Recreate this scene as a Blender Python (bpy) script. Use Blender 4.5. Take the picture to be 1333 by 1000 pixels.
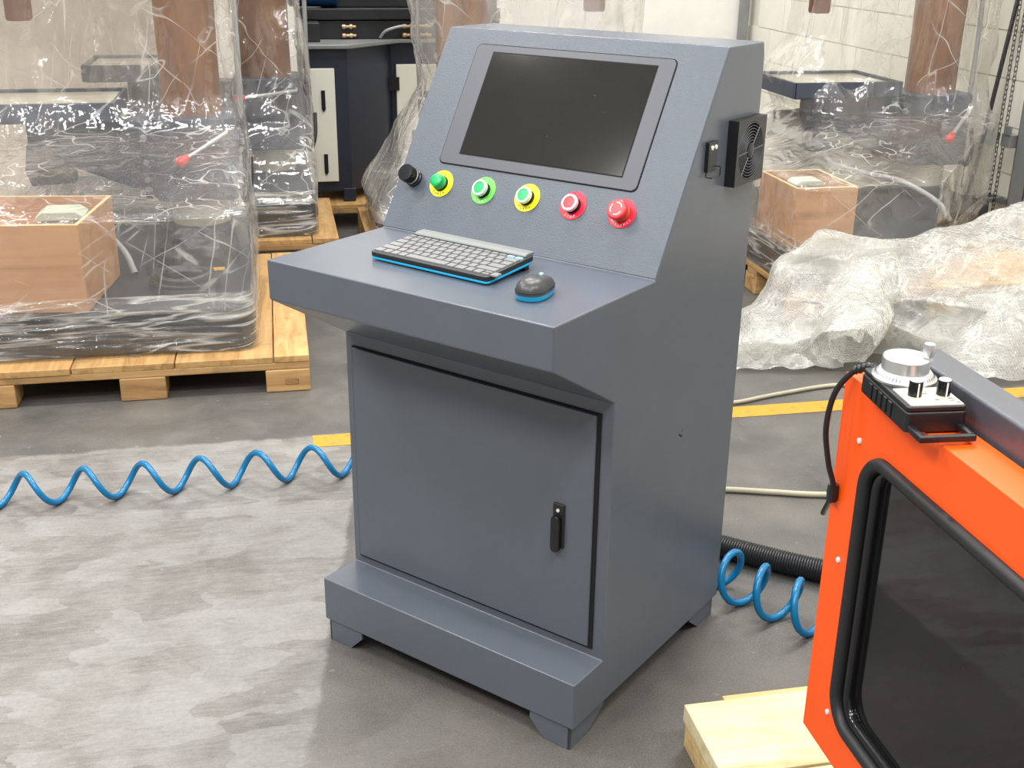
import bpy, bmesh, math, random
from mathutils import Vector, Matrix, noise
R = math.radians
PI = math.pi
random.seed(7)
scene = bpy.context.scene
for o in list(bpy.data.objects): bpy.data.objects.remove(o)
COL = scene.collection

# ------------------------------------------------------------------ camera
F_PX, PITCH, YAW, ROLL = 1511.48, 0.37521, 0.19989, 0.01179
CAM = Vector((-0.264, -2.023, 1.499))
fw = Vector((math.sin(YAW)*math.cos(PITCH), math.cos(YAW)*math.cos(PITCH), -math.sin(PITCH)))
rt = Vector((math.cos(YAW), -math.sin(YAW), 0)); up = rt.cross(fw)
r2 = math.cos(ROLL)*rt + math.sin(ROLL)*up; u2 = -math.sin(ROLL)*rt + math.cos(ROLL)*up
cd = bpy.data.cameras.new('camera'); cam = bpy.data.objects.new('camera', cd); COL.objects.link(cam)
m3 = Matrix((r2, u2, -fw)).transposed()
cam.matrix_world = Matrix.Translation(CAM) @ m3.to_4x4()
cd.sensor_fit = 'HORIZONTAL'; cd.sensor_width = 36.0; cd.lens = 36.0*F_PX/1333.0
cd.clip_start = 0.02; cd.clip_end = 100
scene.camera = cam

# ------------------------------------------------------------------ world, lamps, exposure
w = bpy.data.worlds.new('world'); scene.world = w; w.use_nodes = True
bg = w.node_tree.nodes['Background']; bg.inputs[0].default_value = (0.93, 0.95, 1.0, 1); bg.inputs[1].default_value = 0.62
LAMP_W = 100
for (lx, ly) in ((-3.2,-2.2),(0.2,-2.6),(3.0,-2.2),(-3.0,1.2),(0.3,1.4),(-2.8,4.6),(0.6,4.6),(2.4,2.6),(-4.6,-0.4),(-1.6,-4.2)):  # last two: unseen fill lamps added to brighten the front faces
    ld = bpy.data.lights.new('ceiling_or_fill_lamp', 'AREA'); ld.shape = 'RECTANGLE'; ld.size = 1.5; ld.size_y = 0.35
    ld.energy = LAMP_W; ld.color = (1.0, 0.975, 0.93)
    lo = bpy.data.objects.new('ceiling_or_fill_lamp', ld); lo.location = (lx, ly, 5.0); COL.objects.link(lo)
scene.view_settings.view_transform = 'Standard'; scene.view_settings.look = 'None'
scene.view_settings.exposure = 0.28; scene.view_settings.gamma = 1.0; scene.view_settings.use_curve_mapping = False
scene.cycles.transparent_max_bounces = 40
scene.cycles.max_bounces = 10

# ------------------------------------------------------------------ material helpers
def srgb(r, g, b):
    f = lambda c: (c/255/12.92) if c/255 <= 0.04045 else ((c/255+0.055)/1.055)**2.4
    return (f(r), f(g), f(b), 1)
class NT:
    def __init__(s, name):
        s.m = bpy.data.materials.new(name); s.m.use_nodes = True
        s.t = s.m.node_tree; s.n = s.t.nodes; s.p = s.n['Principled BSDF']; s.out = s.n['Material Output']
    def add(s, typ, **kw):
        n = s.n.new(typ)
        for k, v in kw.items():
            if hasattr(n, k) and k not in n.inputs: setattr(n, k, v)
            else: n.inputs[k].default_value = v
        return n
    def link(s, a, b): s.t.links.new(a, b)
    def coords(s, scale=(1,1,1), kind='Object', rot=(0,0,0)):
        tc = s.n.new('ShaderNodeTexCoord'); mp = s.n.new('ShaderNodeMapping')
        mp.inputs['Scale'].default_value = scale; mp.inputs['Rotation'].default_value = rot
        s.link(tc.outputs[kind], mp.inputs['Vector']); return mp.outputs[0]
    def noise(s, vec, scale, detail=4, rough=0.55, dist=0.0):
        n = s.n.new('ShaderNodeTexNoise'); n.inputs['Scale'].default_value = scale; n.inputs['Detail'].default_value = detail
        n.inputs['Roughness'].default_value = rough; n.inputs['Distortion'].default_value = dist
        if vec is not None: s.link(vec, n.inputs['Vector'])
        return n.outputs['Fac']
    def ramp(s, fac, stops):
        r = s.n.new('ShaderNodeValToRGB'); e = r.color_ramp.elements
        while len(e) < len(stops): e.new(0.5)
        for i, (p, c) in enumerate(stops):
            e[i].position = p; e[i].color = c if isinstance(c, tuple) else (c, c, c, 1)
        s.link(fac, r.inputs[0]); return r.outputs[0]
    def math(s, op, a, b=None, clamp=False):
        n = s.n.new('ShaderNodeMath'); n.operation = op; n.use_clamp = clamp
        for i, v in enumerate((a, b)):
            if v is None: continue
            if isinstance(v, (int, float)): n.inputs[i].default_value = v
            else: s.link(v, n.inputs[i])
        return n.outputs[0]
    def mix(s, fac, a, b, mode='MIX'):
        n = s.n.new('ShaderNodeMix'); n.data_type = 'RGBA'; n.blend_type = mode
        for k, v in ((0, fac), (6, a), (7, b)):
            if isinstance(v, (int, float, tuple)): n.inputs[k].default_value = v
            else: s.link(v, n.inputs[k])
        return n.outputs[2]
    def bump(s, h, strength=0.2, dist=0.002, target=None):
        b = s.n.new('ShaderNodeBump'); b.inputs['Strength'].default_value = strength; b.inputs['Distance'].default_value = dist
        s.link(h, b.inputs['Height'])
        s.link(b.outputs[0], (target or s.p).inputs['Normal']); return b
def plain(name, col, rough=0.5, metal=0.0, bump=None, coat=0, var=0.0):
    t = NT(name); p = t.p
    p.inputs['Base Color'].default_value = col; p.inputs['Roughness'].default_value = rough; p.inputs['Metallic'].default_value = metal
    if coat: p.inputs['Coat Weight'].default_value = coat; p.inputs['Coat Roughness'].default_value = 0.1
    v = t.coords()
    if var:
        n = t.noise(v, 9, 5)
        c = t.ramp(n, [(0.3, tuple(x*(1-var) for x in col[:3])+(1,)), (0.7, tuple(min(1, x*(1+var)) for x in col[:3])+(1,))])
        t.link(c, p.inputs['Base Color'])
    if bump:
        sc, st, di = bump
        t.bump(t.noise(v, sc, 2), st, di)
    return t.m
M = {}
M['console'] = plain('console_paint', srgb(90, 96, 106), 0.27, 0.0, (420, 0.12, 0.0006), var=0.03)
M['panel'] = plain('console_panel_paint', srgb(84, 92, 103), 0.33, 0.0, (480, 0.6, 0.001), var=0.03)
M['bezel'] = plain('bezel_paint', srgb(80, 82, 90), 0.42, bump=(500, 0.06, 0.0005))
M['black'] = plain('black_plastic', srgb(26, 27, 30), 0.38, bump=(300, 0.08, 0.0004))
M['blackgloss'] = plain('black_gloss_plastic', srgb(20, 20, 23), 0.16)
M['gap'] = plain('dark_gap', srgb(12, 14, 18), 0.8)
M['rubber'] = plain('black_rubber', srgb(30, 31, 34), 0.5, bump=(160, 0.15, 0.0008))
M['yellow'] = plain('yellow_plate', srgb(244, 240, 16), 0.42)
M['lgreen'] = plain('light_green_plate', srgb(112, 214, 90), 0.42)
M['redplate'] = plain('red_plate', srgb(226, 30, 62), 0.42)
M['green'] = plain('green_cap', srgb(8, 172, 98), 0.3)
M['red'] = plain('red_cap', srgb(222, 12, 44), 0.3)
M['mushroom'] = plain('mushroom_red', srgb(232, 58, 66), 0.35)
M['chrome'] = plain('chrome_ring', srgb(240, 241, 240), 0.22, 0.35)
M['alu'] = plain('aluminium', srgb(205, 207, 209), 0.3, 0.75, bump=(260, 0.05, 0.0004))
M['steel'] = plain('bright_steel', srgb(186, 181, 166), 0.3, 0.35, var=0.15)
M['white_print'] = plain('white_print', srgb(250, 238, 236), 0.5)
M['dark_print'] = plain('dark_print', srgb(70, 60, 16), 0.5)
M['key'] = plain('key_grey', srgb(124, 124, 125), 0.35)
M['grille'] = plain('grille_grey', srgb(92, 95, 100), 0.4)
M['kbd'] = plain('keyboard_grey', srgb(122, 125, 124), 0.42)
M['kbd_dark'] = plain('keyboard_dark', srgb(34, 37, 38), 0.4)
M['cyan'] = plain('cyan_plastic', srgb(24, 172, 226), 0.35)
M['mouse'] = plain('mouse_grey', srgb(62, 63, 65), 0.35)
M['lightcyan'] = plain('pale_cyan_plastic', srgb(150, 205, 230), 0.3)
M['orange'] = plain('orange_paint', srgb(255, 90, 12), 0.42, bump=(300, 0.08, 0.0006), var=0.02)
M['grey_guard'] = plain('dark_grey_paint', srgb(78, 81, 89), 0.34, bump=(420, 0.25, 0.0008))
M['castgrey'] = plain('machine_grey_paint', srgb(58, 64, 78), 0.42, var=0.08)
M['castdark'] = plain('machine_base_paint', srgb(44, 47, 53), 0.45, var=0.15)
M['navy'] = plain('navy_paint', srgb(34, 40, 56), 0.4, var=0.08)
M['navy_dark'] = plain('black_metal', srgb(30, 31, 35), 0.45, var=0.15)
M['blue'] = plain('blue_drum', srgb(24, 62, 110), 0.35)
M['cream'] = plain('cream_door', srgb(226, 226, 214), 0.5)
M['redball'] = plain('red_knob', srgb(214, 26, 34), 0.3)
M['brass'] = plain('brass_fitting', srgb(196, 164, 128), 0.3, 0.6)
M['hose_blue'] = plain('blue_hose', srgb(6, 110, 160), 0.24)
M['hose_black'] = plain('black_conduit', srgb(34, 35, 38), 0.4)
M['hose_beige'] = plain('beige_hose', srgb(172, 166, 146), 0.6, var=0.12)
M['grey_hose'] = plain('grey_hose', srgb(146, 148, 150), 0.45)
M['lampgreen'] = plain('pale_green_box', srgb(186, 194, 178), 0.5)
M['galv'] = plain('galvanised_steel', srgb(140, 143, 144), 0.42, 0.5, var=0.12)
M['chain'] = plain('chain_steel', srgb(70, 68, 62), 0.4, 0.7)

# brown anti-rust paper
t = NT('brown_paper'); v = t.coords((1,1,0.35)); n = t.noise(v, 9, 5, 0.6)
t.link(t.ramp(n, [(0.3, srgb(100, 70, 54)), (0.52, srgb(126, 88, 64)), (0.75, srgb(142, 100, 58))]), t.p.inputs['Base Color'])
t.p.inputs['Roughness'].default_value = 0.5; t.bump(t.noise(t.coords((1,1,1)), 28, 3), 0.35, 0.004); M['paper'] = t.m

def wood(name, c1, c2, c3, axis='Y', scale=1.0, rough=0.62, dirtamt=0.6):
    t = NT(name)
    oi = t.n.new('ShaderNodeObjectInfo')
    s = {'X': (1.2, 14, 14), 'Y': (14, 1.2, 14), 'Z': (14, 14, 1.2)}[axis]
    tc = t.n.new('ShaderNodeTexCoord'); mp = t.n.new('ShaderNodeMapping'); mp.inputs['Scale'].default_value = tuple(q*scale for q in s)
    t.link(tc.outputs['Object'], mp.inputs['Vector'])
    off = t.n.new('ShaderNodeVectorMath'); off.operation = 'ADD'
    k = t.n.new('ShaderNodeVectorMath'); k.operation = 'SCALE'; k.inputs[0].default_value = (7, 13, 5); t.link(oi.outputs['Random'], k.inputs['Scale'])
    t.link(mp.outputs[0], off.inputs[0]); t.link(k.outputs[0], off.inputs[1])
    g = t.noise(off.outputs[0], 1.6, 6, 0.6, 1.2)
    base = t.ramp(g, [(0.28, c1), (0.5, c2), (0.72, c3)])
    hs = t.n.new('ShaderNodeHueSaturation'); t.link(base, hs.inputs['Color'])
    t.link(t.math('ADD', t.math('MULTIPLY', oi.outputs['Random'], 0.28), 0.86), hs.inputs['Value'])
    d = t.noise(t.coords((1,1,1)), 6, 6, 0.7)
    dirt = t.ramp(d, [(0.52, 0.0), (0.70, dirtamt)])
    t.link(t.mix(dirt, hs.outputs[0], srgb(96, 78, 54)), t.p.inputs['Base Color'])
    t.p.inputs['Roughness'].default_value = rough
    t.bump(g, 0.25, 0.002); return t.m
M['pallet_x'] = wood('pallet_wood_x', srgb(138, 102, 62), srgb(178, 140, 92), srgb(196, 162, 112), 'X')
M['pallet_y'] = wood('pallet_wood_y', srgb(150, 112, 66), srgb(188, 148, 94), srgb(202, 166, 112), 'Y')
M['ply'] = wood('plywood', srgb(160, 114, 80), srgb(186, 140, 102), srgb(196, 152, 114), 'X', 0.5, 0.5, 0.12)
M['ply_edge'] = plain('plywood_edge', srgb(222, 184, 128), 0.6)
M['pine'] = wood('pale_pine', srgb(190, 172, 128), srgb(218, 204, 164), srgb(226, 214, 180), 'X', 0.7, 0.62, 0.25)
M['pine_dark'] = wood('tan_pine', srgb(186, 156, 100), srgb(214, 184, 128), srgb(224, 198, 146), 'Y', 0.8)

# concrete floor: dark slab, a lighter worn coat over one area (brush marks, scuffs)
t = NT('concrete_floor'); v = t.coords()
sep = t.n.new('ShaderNodeSeparateXYZ'); t.link(v, sep.inputs[0]); X, Y = sep.outputs[0], sep.outputs[1]
big = t.noise(v, 2.2, 6, 0.6); fine = t.noise(v, 85, 4, 0.7); mid = t.noise(v, 9, 6, 0.65, 0.6)
dark = t.ramp(mid, [(0.3, srgb(76, 77, 77)), (0.55, srgb(93, 94, 93)), (0.75, srgb(116, 116, 114))])
warm = t.mix(t.ramp(big, [(0.35, 0.0), (0.65, 0.7)]), dark, srgb(150, 142, 132))
# brush strokes of the light coat: distorted, angled cells
vs = t.coords((4.2, 8.5, 1), rot=(0, 0, R(28)))
dn = t.n.new('ShaderNodeTexNoise'); dn.inputs['Scale'].default_value = 1.3; dn.inputs['Detail'].default_value = 3; t.link(vs, dn.inputs['Vector'])
vm = t.n.new('ShaderNodeVectorMath'); vm.operation = 'MULTIPLY_ADD'; t.link(dn.outputs['Color'], vm.inputs[0]); vm.inputs[1].default_value = (1.1, 1.1, 0); t.link(vs, vm.inputs[2])
vor = t.n.new('ShaderNodeTexVoronoi'); vor.inputs['Scale'].default_value = 1.5; t.link(vm.outputs[0], vor.inputs['Vector'])
bw = t.n.new('ShaderNodeRGBToBW'); t.link(vor.outputs['Color'], bw.inputs[0])
vs2 = t.coords((3, 22, 1), rot=(0, 0, R(28)))
streak = t.noise(vs2, 2.9, 8, 0.72, 1.4)
st = t.math('ADD', t.math('MULTIPLY', bw.outputs[0], 0.17), t.math('MULTIPLY', t.math('ADD', t.math('ADD', streak, big), t.math('MULTIPLY', mid, 0.8)), 0.34))
light = t.ramp(st, [(0.41, srgb(122, 117, 111)), (0.49, srgb(152, 147, 141)), (0.56, srgb(174, 170, 165)), (0.66, srgb(194, 192, 188))])
edge = t.math('MULTIPLY', t.math('SUBTRACT', mid, 0.5), 0.05)
e1 = t.math('ADD', t.math('SUBTRACT', 1.375, Y), edge)                     # inside where Y < 1.375
e2 = t.math('ADD', t.math('SUBTRACT', t.math('ADD', t.math('MULTIPLY', Y, 0.15), -0.255), X), edge)
mr = lambda val, a, b: t.ramp(t.math('ADD', t.math('DIVIDE', t.math('SUBTRACT', val, a), b-a), 0.0, True), [(0.0, 0.0), (1.0, 1.0)])
mask = t.math('MULTIPLY', mr(e1, -0.006, 0.012), mr(e2, -0.004, 0.008))
# a paler, soft-edged blend to the right, in front of the console
e3 = t.math('SUBTRACT', t.math('SUBTRACT', 0.42, X), t.math('MULTIPLY', mid, 0.5))
e4 = t.math('SUBTRACT', t.math('SUBTRACT', 0.15, Y), t.math('MULTIPLY', big, 0.25))
m2 = t.math('MULTIPLY', mr(e3, -0.1, 0.35), mr(e4, -0.1, 0.2))
c = t.mix(t.math('MULTIPLY', m2, 0.75), warm, t.mix(0.55, light, srgb(160, 152, 142)))
c = t.mix(mask, c, light)
scuffn = t.noise(t.coords((4, 16, 1), rot=(0, 0, R(-20))), 6, 5, 0.7, 0.5)
c = t.mix(t.ramp(scuffn, [(0.66, 0.0), (0.76, 0.5)]), c, srgb(196, 192, 184))
c = t.mix(t.ramp(t.noise(v, 38, 2, 0.5), [(0.72, 0.0), (0.76, 0.6)]), c, srgb(205, 202, 194))
c = t.mix(t.math('MULTIPLY', t.ramp(fine, [(0.35, 0.0), (0.65, 1.0)]), 0.26), c, srgb(104, 101, 97))
spk = t.noise(v, 260, 3, 0.7)
c = t.mix(t.math('MULTIPLY', t.ramp(spk, [(0.42, 0.0), (0.62, 1.0)]), 0.20), c, srgb(210, 207, 202))
c = t.mix(1.0, c, (0.475, 0.478, 0.482, 1), 'MULTIPLY')
t.link(c, t.p.inputs['Base Color'])
t.link(t.ramp(mid, [(0.3, 0.34), (0.7, 0.55)]), t.p.inputs['Roughness'])
t.bump(t.math('ADD', fine, mid), 0.18, 0.003); M['floor'] = t.m
# tape
t = NT('yellow_floor_tape'); n = t.noise(t.coords(), 30, 5, 0.7)
t.link(t.mix(t.ramp(n, [(0.52, 0.0), (0.66, 0.85)]), srgb(186, 140, 36), srgb(128, 112, 76)), t.p.inputs['Base Color']); t.p.inputs['Roughness'].default_value = 0.5; M['tape'] = t.m
M['wall'] = plain('white_wall_paint', srgb(228, 226, 220), 0.6, var=0.03, bump=(60, 0.1, 0.002))
M['block'] = plain('painted_block', srgb(230, 228, 216), 0.6, var=0.03, bump=(45, 0.2, 0.003))
M['mortar'] = plain('mortar', srgb(220, 217, 205), 0.8)
M['wall_dim'] = plain('grey_wall_paint', srgb(150, 148, 142), 0.6, var=0.05)
M['partition'] = plain('beige_board', srgb(206, 192, 176), 0.6, var=0.05)
M['sheet'] = plain('cream_sheet', srgb(214, 206, 190), 0.7, bump=(14, 0.4, 0.01))
M['stamp'] = plain('brown_stamp_ink', srgb(112, 74, 44), 0.8)
M['label_metal'] = plain('label_metal', srgb(206, 201, 184), 0.3, 0.15)
M['ledge_shadow'] = plain('ledge_shadow_paint', srgb(58, 58, 56), 0.7)

# dark glossy glass (screen, machine window)
def glass(name, col, rough, smear):
    t = NT(name); n = t.noise(t.coords(), 5, 6, 0.7, 1.5)
    t.link(t.ramp(n, [(0.35, col), (0.7, tuple(min(1, q*smear) for q in col[:3])+(1,))]), t.p.inputs['Base Color'])
    t.p.inputs['Roughness'].default_value = rough; t.p.inputs['IOR'].default_value = 1.5
    d = t.noise(t.coords(), 130, 1, 0.5)
    t.link(t.ramp(d, [(0.77, rough), (0.85, 0.5)]), t.p.inputs['Roughness']); return t.m
M['screen'] = glass('screen_glass', srgb(27, 25, 19), 0.09, 1.35)
M['window'] = glass('dark_window', srgb(13, 13, 16), 0.03, 1.25)

def facing(t, nrm, lo=0.07, hi=0.65, pw=3.0):
    g = t.n.new('ShaderNodeNewGeometry'); dp = t.n.new('ShaderNodeVectorMath'); dp.operation = 'DOT_PRODUCT'
    t.link(g.outputs['Incoming'], dp.inputs[0]); t.link(nrm, dp.inputs[1])
    k = t.math('SUBTRACT', 1.0, t.math('ABSOLUTE', dp.outputs['Value']), True)
    return t.math('ADD', t.math('MULTIPLY', t.math('POWER', k, pw), hi), lo, True)
# clear film: see-through sheet with gloss, haze, creases and painted glints
def film(name, haze, crease_glint, bscale, bstr, lines, stretch=(1,1,1), gate=0.45, tint=(0.985,0.98,0.965,1)):
    t = NT(name); t.n.remove(t.p)
    v = t.coords(stretch)
    n1 = t.noise(v, bscale*1.1, 3, 0.5, 1.2); n2 = t.noise(v, bscale*4.0, 3, 0.6, 0.8)
    rid = lambda q: t.math('SUBTRACT', 1.0, t.math('MULTIPLY', t.math('ABSOLUTE', t.math('SUBTRACT', q, 0.5)), 4.0), True)
    h = t.math('ADD', t.math('ADD', n1, t.math('MULTIPLY', rid(n1), 0.45)), t.math('MULTIPLY', rid(n2), 0.07))
    gl = t.n.new('ShaderNodeBsdfGlossy'); gl.inputs['Roughness'].default_value = 0.085; gl.inputs['Color'].default_value = (1,1,1,1)
    b = t.bump(h, bstr, 0.03, gl)
    fac = facing(t, b.outputs[0])
    tr = t.n.new('ShaderNodeBsdfTransparent'); tr.inputs['Color'].default_value = tint
    df = t.n.new('ShaderNodeBsdfDiffuse'); df.inputs['Color'].default_value = (0.92, 0.91, 0.89, 1); t.link(b.outputs[0], df.inputs['Normal'])
    tl = t.n.new('ShaderNodeBsdfTranslucent'); tl.inputs['Color'].default_value = (0.92, 0.91, 0.89, 1)
    ws = t.n.new('ShaderNodeMixShader'); ws.inputs[0].default_value = 0.5; t.link(df.outputs[0], ws.inputs[1]); t.link(tl.outputs[0], ws.inputs[2])
    # long thin pale lines: film creases, plus reflected streaks painted into the colour
    acc = None
    for (rot, sc, wdt, ns) in lines:
        tc = t.n.new('ShaderNodeTexCoord'); mp = t.n.new('ShaderNodeMapping'); mp.vector_type = 'TEXTURE'
        mp.inputs['Rotation'].default_value = rot; mp.inputs['Scale'].default_value = sc; t.link(tc.outputs['Object'], mp.inputs['Vector'])
        q = t.noise(mp.outputs[0], ns, 2, 0.5, 0.08)
        l = t.ramp(t.math('ABSOLUTE', t.math('SUBTRACT', q, 0.5)), [(0.0, 1.0), (wdt, 0.0)])
        gt = t.ramp(t.noise(v, bscale*0.9, 2), [(gate, 0.0), (gate+.12, 1.0)])
        l = t.math('MULTIPLY', l, gt)
        acc = l if acc is None else t.math('MAXIMUM', acc, l)
    ln = acc
    patch = t.ramp(t.noise(v, bscale*0.35, 3), [(0.4, 0.35), (0.7, 1.3)])
    hz = t.math('ADD', t.math('MULTIPLY', patch, haze), t.math('MULTIPLY', ln, crease_glint), True)
    m1 = t.n.new('ShaderNodeMixShader'); t.link(hz, m1.inputs[0]); t.link(tr.outputs[0], m1.inputs[1]); t.link(ws.outputs[0], m1.inputs[2])
    m2 = t.n.new('ShaderNodeMixShader'); t.link(fac, m2.inputs[0]); t.link(m1.outputs[0], m2.inputs[1]); t.link(gl.outputs[0], m2.inputs[2])
    t.link(m2.outputs[0], t.out.inputs['Surface']); return t.m
M['film'] = film('clear_film', 0.17, 0.5, 5.0, 0.40,
    LINES := [((0, R(12), 0), (1, 1, 9), 0.010, 6.0), ((0, R(-52), 0), (1, 1, 10), 0.008, 5.0), ((0, R(55), 0), (1, 1, 10), 0.008, 4.5)], (1.0, 1.0, 0.5))
M['film_bunched'] = film('bunched_film', 0.42, 0.5, 5.0, 0.7, LINES, (1.0, 1.0, 0.35))
M['wrap'] = film('stretch_wrap', 0.10, 0.75, 4.0, 0.8,
    [((0, R(2), 0), (12, 12, 1), 0.05, 16.0), ((0, R(-3), 0), (9, 9, 1), 0.04, 26.0)], (0.4, 0.4, 3.0), 0.36)  # horizontal lines paint the lamp glints on the wrinkled wrap
# bubble wrap: two-layer clear sheet, soft haze with bright creases, glints from the bubbles
t = NT('bubble_wrap'); t.n.remove(t.p); v = t.coords()
vo = t.n.new('ShaderNodeTexVoronoi'); vo.inputs['Scale'].default_value = 95; vo.inputs['Randomness'].default_value = 0.45; t.link(v, vo.inputs['Vector'])
hb = t.math('SUBTRACT', 0.75, vo.outputs['Distance'])
gl = t.n.new('ShaderNodeBsdfGlossy'); gl.inputs['Roughness'].default_value = 0.10
b = t.bump(t.math('ADD', t.math('MULTIPLY', hb, 0.7), t.math('MULTIPLY', t.noise(v, 16, 4), 2.0)), 0.9, 0.010, gl)
fac = facing(t, b.outputs[0], .10, .7, 2.6)
tr = t.n.new('ShaderNodeBsdfTransparent'); tr.inputs['Color'].default_value = (0.97, 0.97, 0.95, 1)
df = t.n.new('ShaderNodeBsdfDiffuse'); df.inputs['Color'].default_value = (0.86, 0.86, 0.83, 1)
tl = t.n.new('ShaderNodeBsdfTranslucent'); tl.inputs['Color'].default_value = (0.86, 0.87, 0.80, 1)
ws = t.n.new('ShaderNodeMixShader'); ws.inputs[0].default_value = 0.5; t.link(df.outputs[0], ws.inputs[1]); t.link(tl.outputs[0], ws.inputs[2])
acc = None
for (rot, sc, wdt, ns) in (((0, R(40), 0), (1, 1, 6), 0.035, 7.0), ((R(20), R(-55), 0), (1, 1, 7), 0.03, 8.0), ((0, R(80), R(30)), (1, 1, 5), 0.03, 9.0)):
    tc = t.n.new('ShaderNodeTexCoord'); mp = t.n.new('ShaderNodeMapping'); mp.vector_type = 'TEXTURE'
    mp.inputs['Rotation'].default_value = rot; mp.inputs['Scale'].default_value = sc; t.link(tc.outputs['Object'], mp.inputs['Vector'])
    l = t.ramp(t.math('ABSOLUTE', t.math('SUBTRACT', t.noise(mp.outputs[0], ns, 3, 0.5, 0.5), 0.5)), [(0.0, 1.0), (wdt, 0.0)])
    l = t.math('MULTIPLY', l, t.ramp(t.noise(v, 7, 2), [(0.42, 0.0), (0.62, 1.0)]))
    acc = l if acc is None else t.math('MAXIMUM', acc, l)
dots = t.math('MULTIPLY', t.ramp(vo.outputs['Distance'], [(0.25, 0.0), (0.5, 1.0)]), 0.05)
hz = t.math('ADD', t.math('ADD', dots, t.math('MULTIPLY', acc, 0.40)), t.ramp(t.noise(v, 4, 4), [(0.35, 0.28), (0.7, 0.56)]), True)
m1 = t.n.new('ShaderNodeMixShader'); t.link(hz, m1.inputs[0]); t.link(tr.outputs[0], m1.inputs[1]); t.link(ws.outputs[0], m1.inputs[2])
m2 = t.n.new('ShaderNodeMixShader'); t.link(fac, m2.inputs[0]); t.link(m1.outputs[0], m2.inputs[1]); t.link(gl.outputs[0], m2.inputs[2])
t.link(m2.outputs[0], t.out.inputs['Surface']); M['bubble'] = t.m

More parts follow.
